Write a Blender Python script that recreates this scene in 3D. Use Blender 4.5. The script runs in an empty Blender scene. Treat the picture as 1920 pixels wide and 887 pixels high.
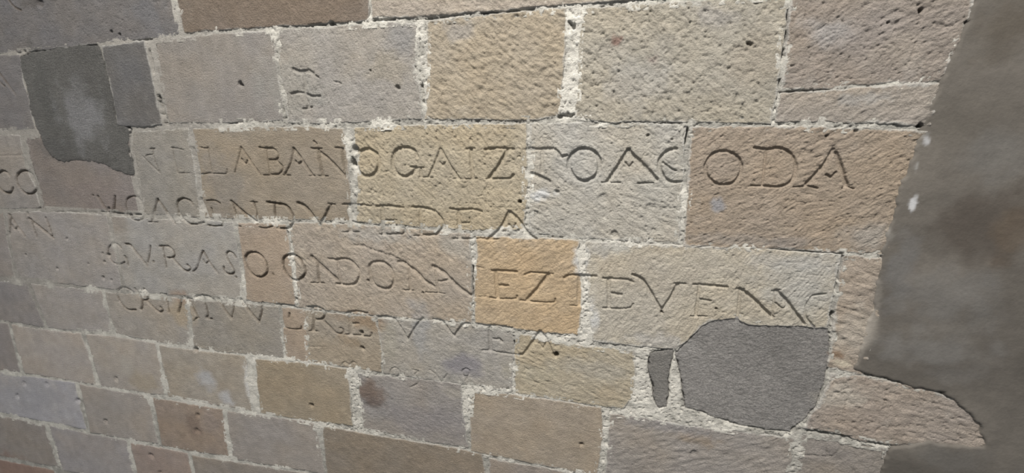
# Old ashlar wall with a carved inscription, cement repairs and a coat of plaster.
# All measures are metres: u runs along the wall (world X), v up the wall (world Z - EYE); the wall faces -Y.
import bpy, math
import numpy as np
from mathutils import Matrix

scene = bpy.context.scene
col = scene.collection
EYE = 1.60

# ------------------------------------------------------------------ camera
cam_data = bpy.data.cameras.new('camera')
cam = bpy.data.objects.new('camera', cam_data)
col.objects.link(cam)
cam_data.sensor_fit = 'HORIZONTAL'
cam_data.sensor_width = 36.0
cam_data.lens = 15.2124
cam_data.clip_start = 0.02
cam.matrix_world = Matrix(((0.9707255, -0.0524365, 0.2343981, 0.0000000), (0.2401178, 0.2360669, -0.9416028, -1.2549770), (-0.0059593, 0.9703210, 0.2417471, 1.6000000), (0.0000000, 0.0000000, 0.0000000, 1.0000000)))
scene.camera = cam

# ------------------------------------------------------------------ light
world = bpy.data.worlds.new('room_light')
scene.world = world
world.use_nodes = True
bg = world.node_tree.nodes['Background']
bg.inputs['Color'].default_value = (0.95, 0.98, 1.0, 1)
bg.inputs['Strength'].default_value = 0.33

def lamp(name, u, v, out, power, size, aim, colour, spread=180):
    ld = bpy.data.lights.new(name, 'AREA')
    ld.shape = 'DISK'; ld.size = size; ld.energy = power; ld.color = colour
    ld.spread = math.radians(spread)
    lo = bpy.data.objects.new(name, ld)
    col.objects.link(lo)
    p = np.array([u, -out, EYE + v]); a = np.array([aim[0], 0.0, EYE + aim[1]])
    d = a - p
    from mathutils import Vector
    lo.location = p
    lo.rotation_euler = Vector(d).to_track_quat('-Z', 'Y').to_euler()
    return lo
lamp('ceiling_spotlight', -0.42, 3.60, 2.60, 288.0, 0.16, (-0.05, -0.30), (1.0, 0.955, 0.89), 130)

vs = scene.view_settings
vs.view_transform = 'Standard'
vs.look = 'None'
vs.exposure = 0.0
vs.gamma = 1.0
vs.use_curve_mapping = False

# ------------------------------------------------------------------ data (metres on the wall, linear colours)
STONES = [
 dict(top=[(-2.6129, 0.6521), (-2.0348, 0.6057), (-1.7421, 0.5826), (-1.4564, 0.5569)],bottom=[(-2.8014, 0.2881), (-2.2403, 0.2936), (-1.9905, 0.2952), (-1.7811, 0.303), (-1.5861, 0.3053), (-1.449, 0.31)],left=[],right=[(-1.4476, 0.4166)],cell=0.00264,px=0.00211,col=(0.1256, 0.1198, 0.1199),tool=(60,0.0004,0.02,0.001),lime=0.25,off=0,label=None),
 dict(top=[(-1.4351, 0.555), (-1.069, 0.5291), (-0.7225, 0.5042)],bottom=[(-1.4323, 0.314), (-1.3133, 0.3157), (-1.1461, 0.3144), (-1.0265, 0.3139), (-0.8893, 0.3136), (-0.8753, 0.3217), (-0.8598, 0.3119), (-0.7479, 0.3112)],left=[(-1.4389, 0.416)],right=[(-0.7372, 0.3678)],cell=0.00316,px=0.00171,col=(0.136, 0.1101, 0.0893),tool=(50,0.0009,0.012,0.0005),lime=0.15,off=0.002,label=None),
 dict(top=[(-0.7124, 0.5033), (-0.322, 0.4772), (0.0804, 0.4507)],bottom=[(-0.7332, 0.3176), (-0.5931, 0.312), (-0.4627, 0.3137), (-0.3085, 0.312), (-0.1633, 0.3156), (-0.0396, 0.3162), (0.0883, 0.3136)],left=[(-0.732, 0.3675)],right=[],cell=0.00258,px=0.00139,col=(0.2748, 0.2414, 0.2026),tool=(40,0.0018,0.014,0.0012),lime=0.15,off=0.003,label=None),
 dict(top=[(0.0952, 0.4493), (0.3492, 0.4334), (0.5804, 0.4147)],bottom=[(0.1032, 0.3174), (0.2018, 0.3175), (0.3647, 0.3172), (0.5883, 0.3157)],left=[],right=[],cell=0.00800,px=0.00114,col=(0.2512, 0.2291, 0.208),tool=(35,0.0008,0.014,0.0005),lime=0.3,off=0,label=None),
 dict(top=[(-2.8118, 0.268), (-2.3306, 0.2862), (-2.2235, 0.2854)],bottom=[(-2.9551, -0.0086), (-2.45, 0.0026), (-2.2468, 0.0099)],left=[],right=[(-2.2402, 0.1926)],cell=0.00307,px=0.00245,col=(0.1452, 0.1362, 0.1327),tool=(10,0.0004,0.016,0.0004),lime=0.35,off=0,label=None),
 dict(top=[(-1.8041, 0.2936), (-1.6833, 0.3), (-1.6085, 0.3014)],bottom=[(-1.8106, 0.0209), (-1.7153, 0.0126), (-1.5985, 0.0211)],left=[(-1.8065, 0.1793)],right=[(-1.6049, 0.1908), (-1.6042, 0.0835)],cell=0.00392,px=0.00212,col=(0.1039, 0.1007, 0.0999),tool=(60,0.0004,0.016,0.0004),lime=0.45,off=0.002,label=None),
 dict(top=[(-1.5731, 0.3013), (-1.4484, 0.3033), (-1.3147, 0.3094), (-1.0791, 0.3061)],bottom=[(-1.5732, 0.0246), (-1.3303, 0.0243), (-1.2192, 0.0269), (-1.0915, 0.0274)],left=[(-1.5788, 0.1899), (-1.5781, 0.1191)],right=[(-1.0869, 0.2218), (-1.0829, 0.1079)],cell=0.00360,px=0.00194,col=(0.1979, 0.1825, 0.1668),tool=(75,0.0004,0.014,0.0005),lime=0.35,off=0,label=None),
 dict(top=[(-1.0611, 0.3066), (-0.8754, 0.3054), (-0.7485, 0.3055), (-0.6614, 0.3047), (-0.5771, 0.3012)],bottom=[(-1.0713, 0.0238), (-0.9501, 0.0194), (-0.7947, 0.0229), (-0.5903, 0.0289)],left=[(-1.0814, 0.2056), (-1.0762, 0.1243)],right=[(-0.5882, 0.2304), (-0.6067, 0.1814), (-0.5928, 0.1302)],cell=0.00210,px=0.00168,col=(0.2408, 0.2247, 0.2026),tool=(70,0.0013,0.013,0.0009),lime=0.35,off=0,label=None),
 dict(top=[(-0.5604, 0.303), (-0.463, 0.3055), (-0.3085, 0.3094), (-0.1603, 0.3103)],bottom=[(-0.5818, 0.0257), (-0.4568, 0.0275), (-0.3262, 0.0216), (-0.2322, 0.0222), (-0.1715, 0.0346)],left=[(-0.5672, 0.1858)],right=[(-0.1605, 0.1972), (-0.1647, 0.1291)],cell=0.00276,px=0.00149,col=(0.2638, 0.2285, 0.1763),tool=(33,0.0026,0.013,0.001),lime=0.2,off=0.001,label='warm block with strong slanting chisel ridges'),
 dict(top=[(-0.1211, 0.3077), (0.0269, 0.308), (0.2029, 0.3068), (0.3639, 0.3059)],bottom=[(-0.1296, 0.0269), (-0.0247, 0.0144), (0.0866, 0.0148), (0.2194, 0.0109), (0.3646, 0.0097)],left=[(-0.1268, 0.2224), (-0.1253, 0.1279)],right=[(0.3662, 0.2457), (0.3695, 0.1498), (0.3688, 0.0624)],cell=0.00237,px=0.00128,col=(0.2654, 0.245, 0.2037),tool=(48,0.0021,0.013,0.0018),lime=0.25,off=0.001,label=None),
 dict(top=[(0.3686, 0.3215), (0.5473, 0.3167), (0.7444, 0.3119)],bottom=[(0.3751, 0.0876), (0.4417, 0.0871), (0.531, 0.0927), (0.7046, 0.0996)],left=[(0.3735, 0.2335), (0.3753, 0.1495)],right=[],cell=0.00202,px=0.00109,col=(0.2039, 0.1791, 0.1575),tool=(150,0.0016,0.015,0.0016),lime=0.35,off=0.001,label=None),
 dict(top=[(0.3759, 0.0813), (0.4423, 0.0834), (0.5312, 0.0915), (0.7047, 0.099)],bottom=[(0.3718, 0.0109), (0.4988, 0.011), (0.5891, 0.0077), (0.7035, -0.0018)],left=[],right=[],cell=0.00218,px=0.00118,col=(0.2472, 0.2221, 0.1939),tool=(152,0.0016,0.015,0.0008),lime=0.45,off=0.001,label=None),
 dict(top=[(-2.9644, -0.0266), (-2.4554, -0.01), (-2.3401, -0.0145)],bottom=[(-3.1274, -0.3411), (-2.5872, -0.323), (-2.3384, -0.3113)],left=[],right=[(-2.3596, -0.1332), (-2.3347, -0.2198)],cell=0.00335,px=0.00268,col=(0.2351, 0.2162, 0.1978),tool=(5,0.0005,0.018,0.0003),lime=0.3,off=0,label=None),
 dict(top=[(-2.3176, -0.0187), (-2.0379, 0.0008), (-1.7602, 0.0072)],bottom=[(-2.3284, -0.3177), (-2.0277, -0.3104), (-1.7951, -0.3117)],left=[(-2.3318, -0.1328), (-2.316, -0.2194)],right=[(-1.7867, -0.0759), (-1.7918, -0.1857)],cell=0.00307,px=0.00245,col=(0.1842, 0.1629, 0.1506),tool=(5,0.0003,0.018,0.0003),lime=0.2,off=-0.001,label=None),
 dict(top=[(-1.7496, -0.0005), (-1.6175, 0.0045), (-1.4887, 0.0075)],bottom=[(-1.7794, -0.3132), (-1.6477, -0.3119), (-1.5048, -0.316)],left=[(-1.7709, -0.0661), (-1.7785, -0.1854)],right=[(-1.4919, -0.1404), (-1.4995, -0.2378)],cell=0.00280,px=0.00224,col=(0.2139, 0.2003, 0.178),tool=(40,0.0005,0.014,0.0004),lime=0.3,off=0,label=None),
 dict(top=[(-1.4698, 0.0074), (-1.2001, 0.0128), (-1.0317, 0.0133), (-0.8634, 0.0055)],bottom=[(-1.4869, -0.3133), (-1.3518, -0.3134), (-1.2121, -0.3092), (-1.0783, -0.3052), (-0.8715, -0.2996)],left=[(-1.4725, -0.1401)],right=[(-0.8631, -0.0955), (-0.8607, -0.1823)],cell=0.00250,px=0.00200,col=(0.2186, 0.1873, 0.1475),tool=(20,0.0005,0.016,0.0004),lime=0.25,off=0,label=None),
 dict(top=[(-0.8286, 0.0069), (-0.6483, 0.0121), (-0.4571, 0.0168), (-0.2709, 0.0152)],bottom=[(-0.8535, -0.3025), (-0.756, -0.3034), (-0.622, -0.3078), (-0.5406, -0.3091), (-0.4437, -0.3111), (-0.3462, -0.3045), (-0.2705, -0.2957)],left=[(-0.8317, -0.0951), (-0.8387, -0.1993)],right=[(-0.2644, -0.089), (-0.2657, -0.199)],cell=0.00215,px=0.00172,col=(0.2916, 0.2554, 0.1919),tool=(48,0.0019,0.012,0.0016),lime=0.2,off=0.001,label=None),
 dict(top=[(-0.2569, 0.015), (-0.097, 0.0179), (0.0455, 0.0138), (0.165, 0.0059)],bottom=[(-0.2605, -0.3085), (-0.1482, -0.3174), (-0.0083, -0.3178), (0.1717, -0.3169)],left=[(-0.2549, -0.0889), (-0.2592, -0.1988)],right=[(0.1647, -0.0843), (0.1704, -0.2001)],cell=0.00186,px=0.00149,col=(0.2974, 0.2831, 0.2526),tool=(38,0.0019,0.016,0.0013),lime=0.35,off=0,label=None),
 dict(top=[(0.1786, 0.0018), (0.358, 0.0045), (0.5005, -0.0004), (0.6998, -0.0103)],bottom=[(0.1836, -0.324), (0.3192, -0.3204), (0.4744, -0.3183), (0.5727, -0.3179), (0.6811, -0.3181)],left=[(0.1768, -0.0842), (0.1814, -0.1997)],right=[(0.6988, -0.1426)],cell=0.00161,px=0.00129,col=(0.2379, 0.1976, 0.1564),tool=(150,0.0017,0.014,0.0012),lime=0.25,off=0.001,label=None),
 dict(top=[(-3.1366, -0.359), (-2.8017, -0.3456), (-2.5696, -0.3364)],bottom=[(-3.289, -0.6533), (-2.7225, -0.6444), (-2.6253, -0.6444)],left=[],right=[(-2.5981, -0.4614)],cell=0.00367,px=0.00293,col=(0.2438, 0.2221, 0.2061),tool=(10,0.0004,0.016,0.0004),lime=0.3,off=0,label=None),
 dict(top=[(-2.5552, -0.3335), (-2.2684, -0.3221), (-2.0884, -0.3193), (-1.9771, -0.3213)],bottom=[(-2.6087, -0.6456), (-2.5185, -0.6484), (-2.3213, -0.6447), (-2.1047, -0.6458), (-1.9909, -0.6432)],left=[(-2.5844, -0.4607)],right=[(-1.9787, -0.4378), (-1.9817, -0.563)],cell=0.00341,px=0.00273,col=(0.2648, 0.2461, 0.2303),tool=(10,0.00035,0.016,0.0006),lime=0.3,off=0,label=None),
 dict(top=[(-1.9534, -0.3268), (-1.8101, -0.3272), (-1.6509, -0.3244), (-1.4991, -0.3239), (-1.3613, -0.3257)],bottom=[(-1.9684, -0.646), (-1.8541, -0.6476), (-1.6489, -0.6407), (-1.5165, -0.6353), (-1.3734, -0.6266)],left=[(-1.9641, -0.437), (-1.9669, -0.5619)],right=[(-1.3608, -0.4329), (-1.3598, -0.5161)],cell=0.00303,px=0.00243,col=(0.2709, 0.2585, 0.2404),tool=(15,0.0004,0.014,0.0004),lime=0.3,off=0,label=None),
 dict(top=[(-1.3466, -0.3231), (-1.2371, -0.322), (-1.1337, -0.323)],bottom=[(-1.3596, -0.6318), (-1.2672, -0.6318), (-1.1421, -0.6305)],left=[(-1.3462, -0.432), (-1.3491, -0.5364)],right=[(-1.1298, -0.3987), (-1.1361, -0.4992)],cell=0.00277,px=0.00221,col=(0.2748, 0.2277, 0.1837),tool=(15,0.0005,0.014,0.0003),lime=0.2,off=0.001,label=None),
 dict(top=[(-1.1213, -0.3147), (-1.0144, -0.3098), (-0.8684, -0.3087), (-0.7567, -0.3107), (-0.6225, -0.3149), (-0.541, -0.3161), (-0.4474, -0.3182)],bottom=[(-1.1269, -0.6375), (-0.9912, -0.6367), (-0.8187, -0.6377), (-0.6947, -0.635), (-0.4494, -0.6265)],left=[(-1.117, -0.4177), (-1.1216, -0.539)],right=[(-0.4472, -0.4293), (-0.4469, -0.5391)],cell=0.00247,px=0.00198,col=(0.2812, 0.2435, 0.1999),tool=(47,0.002,0.011,0.0006),lime=0.2,off=0.001,label=None),
 dict(top=[(-0.4301, -0.3294), (-0.3124, -0.3247), (-0.1964, -0.3217), (-0.1069, -0.3217)],bottom=[(-0.4419, -0.6238), (-0.3143, -0.6308), (-0.2089, -0.6339), (-0.1006, -0.6289)],left=[(-0.4282, -0.3923), (-0.4397, -0.4831)],right=[(-0.1099, -0.3797), (-0.0947, -0.4548), (-0.0935, -0.5418)],cell=0.00218,px=0.00174,col=(0.3374, 0.2634, 0.1773),tool=(140,0.0013,0.014,0.0008),lime=0.25,off=0.002,label='warm ochre sandstone block, yellower than its neighbours'),
 dict(top=[(-0.0896, -0.324), (0.0371, -0.3232), (0.21, -0.3209), (0.3456, -0.3188), (0.4746, -0.3198), (0.5698, -0.3224)],bottom=[(-0.0555, -0.6436), (0.0239, -0.645), (0.0872, -0.648), (0.188, -0.6425), (0.2234, -0.6034), (0.2492, -0.5647), (0.2729, -0.542), (0.3442, -0.5246), (0.3592, -0.5344), (0.3847, -0.5415), (0.4519, -0.539), (0.5299, -0.5336), (0.5695, -0.5324)],left=[(-0.0825, -0.4367), (-0.0679, -0.5747)],right=[(0.5711, -0.3705), (0.5693, -0.4229), (0.5711, -0.4761)],cell=0.00187,px=0.00150,col=(0.3223, 0.2955, 0.2468),tool=(120,0.0015,0.013,0.001),lime=0.4,off=0.001,label=None),
 dict(top=[(0.5786, -0.3248), (0.6211, -0.322), (0.6818, -0.3223)],bottom=[(0.5844, -0.6501), (0.625, -0.6543), (0.6766, -0.6601)],left=[(0.5768, -0.3997), (0.5796, -0.4907), (0.5838, -0.5689)],right=[(0.6833, -0.4801)],cell=0.00250,px=0.00135,col=(0.2678, 0.2276, 0.1864),tool=(20,0.0026,0.02,0.0012),lime=0.35,off=0.001,label=None),
 dict(top=[(-3.3058, -0.6769), (-2.7281, -0.6607), (-2.5523, -0.6566)],bottom=[(-3.4081, -0.8772), (-2.8153, -0.8704), (-2.5139, -0.8732)],left=[],right=[(-2.5376, -0.7708)],cell=0.00583,px=0.00315,col=(0.2223, 0.2058, 0.1984),tool=(10,0.0003,0.016,0.0004),lime=0.4,off=0,label=None),
 dict(top=[(-2.5346, -0.6598), (-2.3258, -0.6551), (-2.1046, -0.6559)],bottom=[(-2.498, -0.8731), (-2.2994, -0.8642), (-2.1022, -0.8497)],left=[(-2.5175, -0.7681)],right=[(-2.1046, -0.7656)],cell=0.00365,px=0.00292,col=(0.2858, 0.2643, 0.2464),tool=(10,0.0003,0.016,0.0004),lime=0.35,off=0,label=None),
 dict(top=[(-2.0891, -0.659), (-1.9312, -0.6523), (-1.7876, -0.6536), (-1.6534, -0.6507)],bottom=[(-2.0862, -0.852), (-1.9599, -0.8604), (-1.8434, -0.8692), (-1.682, -0.8669)],left=[(-2.0968, -0.7641)],right=[(-1.6643, -0.7435)],cell=0.00335,px=0.00268,col=(0.2755, 0.2517, 0.2223),tool=(40,0.0006,0.014,0.0006),lime=0.3,off=0,label=None),
 dict(top=[(-1.6417, -0.6515), (-1.5206, -0.6471), (-1.3656, -0.6414), (-1.2158, -0.6425)],bottom=[(-1.6643, -0.8686), (-1.514, -0.8692), (-1.3553, -0.8632), (-1.2257, -0.8581)],left=[(-1.6516, -0.7416)],right=[(-1.2182, -0.718)],cell=0.00306,px=0.00245,col=(0.2383, 0.2181, 0.1885),tool=(40,0.0007,0.012,0.0008),lime=0.25,off=0,label=None),
 dict(top=[(-1.2026, -0.6429), (-1.1507, -0.6424), (-1.0962, -0.6436)],bottom=[(-1.2202, -0.8588), (-1.1719, -0.8596), (-1.1153, -0.8593)],left=[(-1.2097, -0.7164)],right=[(-1.1035, -0.7272)],cell=0.00288,px=0.00230,col=(0.2771, 0.2284, 0.1827),tool=(45,0.0008,0.012,0.0005),lime=0.15,off=0,label=None),
 dict(top=[(-1.1009, -0.6436), (-0.9479, -0.6431), (-0.8143, -0.6419)],bottom=[(-1.1197, -0.8614), (-0.9963, -0.8608), (-0.8816, -0.8608), (-0.8058, -0.8613)],left=[(-1.1081, -0.7271)],right=[(-0.7993, -0.7135), (-0.7962, -0.7771)],cell=0.00276,px=0.00221,col=(0.2612, 0.2275, 0.1826),tool=(45,0.0014,0.011,0.0006),lime=0.15,off=0,label=None),
 dict(top=[(-0.8076, -0.6451), (-0.6968, -0.6395), (-0.5561, -0.6306), (-0.4408, -0.6318), (-0.3115, -0.6369)],bottom=[(-0.8011, -0.864), (-0.7127, -0.8623), (-0.6288, -0.8632), (-0.5067, -0.8623), (-0.4278, -0.8631), (-0.3129, -0.8663)],left=[(-0.7985, -0.7339)],right=[(-0.3083, -0.7142)],cell=0.00252,px=0.00202,col=(0.2657, 0.2498, 0.2245),tool=(25,0.0011,0.015,0.001),lime=0.25,off=0,label=None),
 dict(top=[(-0.3062, -0.6451), (-0.2452, -0.6496), (-0.1404, -0.6562), (-0.0722, -0.6647), (0.0718, -0.6616)],bottom=[(-0.3071, -0.8705), (-0.2073, -0.8693), (-0.0998, -0.8744), (0.051, -0.8695)],left=[(-0.3066, -0.7527)],right=[(0.0829, -0.7377), (0.0777, -0.8145)],cell=0.00227,px=0.00182,col=(0.3058, 0.2697, 0.2058),tool=(25,0.0016,0.018,0.0012),lime=0.35,off=0,label=None),
 dict(top=[(0.596, -0.6667), (0.6517, -0.662), (0.7273, -0.6658), (0.8145, -0.6786), (0.901, -0.7004), (0.9862, -0.7262)],bottom=[(0.5556, -0.8492), (0.6291, -0.8518), (0.7102, -0.8649), (0.768, -0.8643), (1.0005, -0.8459)],left=[(0.5902, -0.7246), (0.5781, -0.7781)],right=[],cell=0.00260,px=0.00141,col=(0.2676, 0.2322, 0.2011),tool=(15,0.002,0.018,0.002),lime=0.5,off=0.001,label='rough pale stone laid bare below the plaster edge'),
 dict(top=[(-3.4195, -0.897), (-2.8174, -0.8768), (-2.766, -0.8768)],bottom=[(-3.5634, -1.1766), (-2.9328, -1.1523), (-2.7875, -1.1408)],left=[],right=[(-2.7777, -1.014)],cell=0.00617,px=0.00334,col=(0.2404, 0.2167, 0.2037),tool=(10,0.0003,0.016,0.0003),lime=0.3,off=0,label=None),
 dict(top=[(-2.7497, -0.877), (-2.5405, -0.8815), (-2.3001, -0.8731)],bottom=[(-2.7637, -1.1425), (-2.5642, -1.1373), (-2.4242, -1.14), (-2.2926, -1.1347)],left=[(-2.7636, -1.0114)],right=[(-2.282, -1.0191)],cell=0.00589,px=0.00318,col=(0.3299, 0.2986, 0.2723),tool=(30,0.0003,0.016,0.0003),lime=0.3,off=0,label=None),
 dict(top=[(-2.2734, -0.8746), (-2.0972, -0.8647), (-1.959, -0.8664), (-1.871, -0.8736)],bottom=[(-2.2633, -1.14), (-2.0978, -1.1344), (-1.9704, -1.1312), (-1.8858, -1.1262)],left=[(-2.2692, -1.0026)],right=[(-1.8715, -0.989)],cell=0.00539,px=0.00291,col=(0.3103, 0.2823, 0.2534),tool=(30,0.0004,0.014,0.0004),lime=0.3,off=0,label=None),
 dict(top=[(-1.8537, -0.8782), (-1.7204, -0.8766), (-1.5123, -0.8725), (-1.4086, -0.8711)],bottom=[(-1.8676, -1.13), (-1.7079, -1.1312), (-1.537, -1.1294), (-1.4249, -1.1313)],left=[(-1.8611, -0.9865)],right=[(-1.4146, -0.9738)],cell=0.00496,px=0.00268,col=(0.2858, 0.2557, 0.2159),tool=(40,0.0008,0.012,0.0005),lime=0.35,off=0,label=None),
 dict(top=[(-1.3654, -0.8766), (-1.2352, -0.8711), (-1.1123, -0.8663), (-0.9522, -0.8648)],bottom=[(-1.3815, -1.1303), (-1.2501, -1.1279), (-1.0978, -1.1213), (-0.9491, -1.112)],left=[(-1.3729, -0.9912)],right=[(-0.9483, -0.9743)],cell=0.00305,px=0.00244,col=(0.2556, 0.2156, 0.1615),tool=(40,0.0007,0.011,0.0004),lime=0.2,off=0.001,label=None),
 dict(top=[(-0.9082, -0.8759), (-0.7985, -0.8692), (-0.6271, -0.8619), (-0.4966, -0.8619)],bottom=[(-0.908, -1.1225), (-0.7749, -1.1219), (-0.6424, -1.1253), (-0.4812, -1.1196)],left=[(-0.9063, -0.9897)],right=[(-0.4944, -0.9672)],cell=0.00276,px=0.00221,col=(0.2292, 0.2135, 0.2006),tool=(18,0.0011,0.012,0.0006),lime=0.3,off=0,label=None),
 dict(top=[(-0.4615, -0.877), (-0.3167, -0.8734), (-0.1874, -0.8735), (-0.0182, -0.8761)],bottom=[(-0.4712, -1.1345), (-0.3183, -1.1355), (-0.2023, -1.1406), (-0.0212, -1.1416)],left=[(-0.4714, -1.0062)],right=[(-0.007, -0.9755)],cell=0.00367,px=0.00199,col=(0.2676, 0.2279, 0.1818),tool=(35,0.0007,0.013,0.0007),lime=0.3,off=0,label=None),
 dict(top=[(0.0094, -0.8926), (0.1174, -0.8898), (0.2457, -0.8963), (0.3823, -0.8888), (0.4701, -0.8876), (0.538, -0.884)],bottom=[(0.0057, -1.1473), (0.1337, -1.1403), (0.2826, -1.1361), (0.4391, -1.1284), (0.55, -1.1262)],left=[(0.007, -1.0236)],right=[(0.5442, -0.9939)],cell=0.00320,px=0.00173,col=(0.2428, 0.2218, 0.2005),tool=(155,0.0016,0.016,0.001),lime=0.35,off=0,label=None),
 dict(top=[(0.5538, -0.8657), (0.6312, -0.8657), (0.6987, -0.8742), (0.77, -0.8762)],bottom=[(0.5622, -1.1255), (0.67, -1.1227), (0.7984, -1.1157)],left=[],right=[],cell=0.00286,px=0.00155,col=(0.2244, 0.203, 0.1814),tool=(20,0.0016,0.04,0.0008),lime=0.3,off=-0.001,label=None),
 dict(top=[(-3.5713, -1.1888), (-2.9398, -1.1602), (-2.6361, -1.1461), (-2.4268, -1.1411)],bottom=[(-3.7041, -1.4478), (-3.0441, -1.4105), (-2.7327, -1.407), (-2.4373, -1.403)],left=[],right=[(-2.4351, -1.2794)],cell=0.00656,px=0.00354,col=(0.3313, 0.32, 0.3289),tool=(20,0.0003,0.016,0.0006),lime=0.4,off=0,label=None),
 dict(top=[(-2.4032, -1.145), (-2.2304, -1.1445), (-1.9783, -1.1415)],bottom=[(-2.4148, -1.4126), (-2.2095, -1.4075), (-1.9922, -1.3957)],left=[(-2.4079, -1.2735)],right=[(-1.9887, -1.2742)],cell=0.00583,px=0.00315,col=(0.2926, 0.2641, 0.2392),tool=(30,0.0004,0.014,0.0006),lime=0.35,off=0,label=None),
 dict(top=[(-1.96, -1.1456), (-1.7981, -1.1441), (-1.5766, -1.1423)],bottom=[(-1.9738, -1.4021), (-1.8289, -1.3999), (-1.675, -1.3892), (-1.5915, -1.3837)],left=[(-1.9644, -1.2685)],right=[(-1.5829, -1.2554)],cell=0.00538,px=0.00291,col=(0.2502, 0.2027, 0.1655),tool=(50,0.0009,0.012,0.0008),lime=0.2,off=0,label=None),
 dict(top=[(-1.5572, -1.1459), (-1.4077, -1.1387), (-1.2485, -1.1316), (-1.1214, -1.1293)],bottom=[(-1.5752, -1.3927), (-1.3965, -1.3861), (-1.2331, -1.3761), (-1.1079, -1.3732)],left=[(-1.567, -1.2647)],right=[(-1.1114, -1.2435)],cell=0.00493,px=0.00267,col=(0.2608, 0.237, 0.2164),tool=(40,0.0007,0.012,0.0005),lime=0.3,off=0,label=None),
 dict(top=[(-1.0897, -1.135), (-0.9126, -1.1344), (-0.7303, -1.1314), (-0.474, -1.1305), (-0.4271, -1.1326)],bottom=[(-1.0964, -1.4152), (-0.7491, -1.4152), (-0.4099, -1.4152)],left=[(-1.0963, -1.2646)],right=[(-0.4153, -1.2441)],cell=0.00421,px=0.00228,col=(0.2001, 0.1701, 0.1367),tool=(25,0.001,0.011,0.0004),lime=0.2,off=0.001,label=None),
 dict(top=[(-0.4052, -1.1452), (-0.3191, -1.1481), (-0.1647, -1.1449), (-0.017, -1.1528)],bottom=[(-0.3866, -1.415), (-0.0127, -1.415)],left=[],right=[],cell=0.00379,px=0.00205,col=(0.2299, 0.2002, 0.1716),tool=(35,0.0008,0.014,0.0005),lime=0.4,off=0,label=None),
 dict(top=[(0.0025, -1.154), (0.1346, -1.1504), (0.2838, -1.1457), (0.5454, -1.1327)],bottom=[(0.0056, -1.4148), (0.5339, -1.4148)],left=[],right=[],cell=0.00800,px=0.00179,col=(0.1973, 0.1831, 0.1648),tool=(35,0.0008,0.014,0.0005),lime=0.4,off=0,label=None),
 dict(top=[(-3.7183, -1.4723), (-3.0507, -1.4259), (-2.7308, -1.4236)],bottom=[(-3.872, -1.7715), (-3.1643, -1.698), (-2.9166, -1.6912), (-2.7132, -1.6785)],left=[],right=[(-2.7239, -1.5594)],cell=0.00705,px=0.00381,col=(0.2563, 0.2299, 0.2089),tool=(20,0.0003,0.016,0.0005),lime=0.3,off=0,label=None),
 dict(top=[(-2.7022, -1.4202), (-2.4523, -1.4182), (-2.187, -1.4108)],bottom=[(-2.701, -1.6914), (-2.4653, -1.6799), (-2.1915, -1.6643)],left=[(-2.7058, -1.5547)],right=[(-2.1866, -1.5382)],cell=0.00637,px=0.00344,col=(0.287, 0.2677, 0.2624),tool=(20,0.0003,0.016,0.0005),lime=0.35,off=0,label=None),
 dict(top=[(-2.1692, -1.4208), (-1.9857, -1.412), (-1.8237, -1.4093)],bottom=[(-2.1783, -1.6688), (-2.0157, -1.6542), (-1.8303, -1.6394)],left=[(-2.1728, -1.5397)],right=[(-1.826, -1.5121)],cell=0.00587,px=0.00317,col=(0.2722, 0.2232, 0.1955),tool=(30,0.0005,0.014,0.0006),lime=0.3,off=0,label=None),
 dict(top=[(-1.8062, -1.4163), (-1.5961, -1.4045), (-1.3416, -1.3898), (-1.1139, -1.3784)],bottom=[(-1.8146, -1.643), (-1.5804, -1.6234), (-1.1166, -1.5843)],left=[],right=[],cell=0.00519,px=0.00281,col=(0.2334, 0.2048, 0.1767),tool=(30,0.0006,0.012,0.0005),lime=0.3,off=0,label=None),
 dict(top=[(-3.8854, -1.7959), (-3.1746, -1.7196), (-2.7636, -1.6976)],bottom=[(-4.0686, -1.9843), (-2.7407, -1.9843)],left=[],right=[],cell=0.00730,px=0.00394,col=(0.2733, 0.2001, 0.1659),tool=(30,0.0004,0.014,0.0005),lime=0.3,off=0,label=None),
 dict(top=[(-2.7155, -1.7059), (-2.3965, -1.6854), (-2.1896, -1.6743)],bottom=[(-2.7113, -1.9839), (-2.1445, -1.9839)],left=[],right=[],cell=0.00636,px=0.00344,col=(0.2189, 0.1992, 0.1856),tool=(35,0.0008,0.014,0.0005),lime=0.3,off=0,label=None),
 dict(top=[(-2.1648, -1.6773), (-1.7323, -1.6443), (-1.3762, -1.617)],bottom=[(-2.1185, -1.9835), (-1.3377, -1.9835)],left=[],right=[],cell=0.00800,px=0.00297,col=(0.1827, 0.1679, 0.158),tool=(35,0.0008,0.014,0.0005),lime=0.3,off=0,label=None),
 dict(top=[(-3.1227, 0.6322), (-2.7027, 0.6322)],bottom=[(-3.1227, 0.2821), (-2.7027, 0.2821)],left=[],right=[],cell=0.01000,px=0.00300,col=(0.1918, 0.181, 0.1736),tool=(30,0.0006,0.016,0.0006),lime=0.35,off=0,label=None),
 dict(top=[(-3.6227, 0.6322), (-3.1347, 0.6322)],bottom=[(-3.6227, 0.2821), (-3.1347, 0.2821)],left=[],right=[],cell=0.01000,px=0.00300,col=(0.1729, 0.1672, 0.1645),tool=(30,0.0006,0.016,0.0006),lime=0.35,off=0,label=None),
 dict(top=[(-3.4413, 0.2701), (-2.8913, 0.2701)],bottom=[(-3.4413, -0.0116), (-2.8913, -0.0116)],left=[],right=[],cell=0.01000,px=0.00300,col=(0.1729, 0.1672, 0.1645),tool=(30,0.0006,0.016,0.0006),lime=0.35,off=0,label=None),
 dict(top=[(-3.9413, 0.2701), (-3.4533, 0.2701)],bottom=[(-3.9413, -0.0116), (-3.4533, -0.0116)],left=[],right=[],cell=0.01000,px=0.00300,col=(0.2118, 0.1954, 0.183),tool=(30,0.0006,0.016,0.0006),lime=0.35,off=0,label=None),
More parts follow.
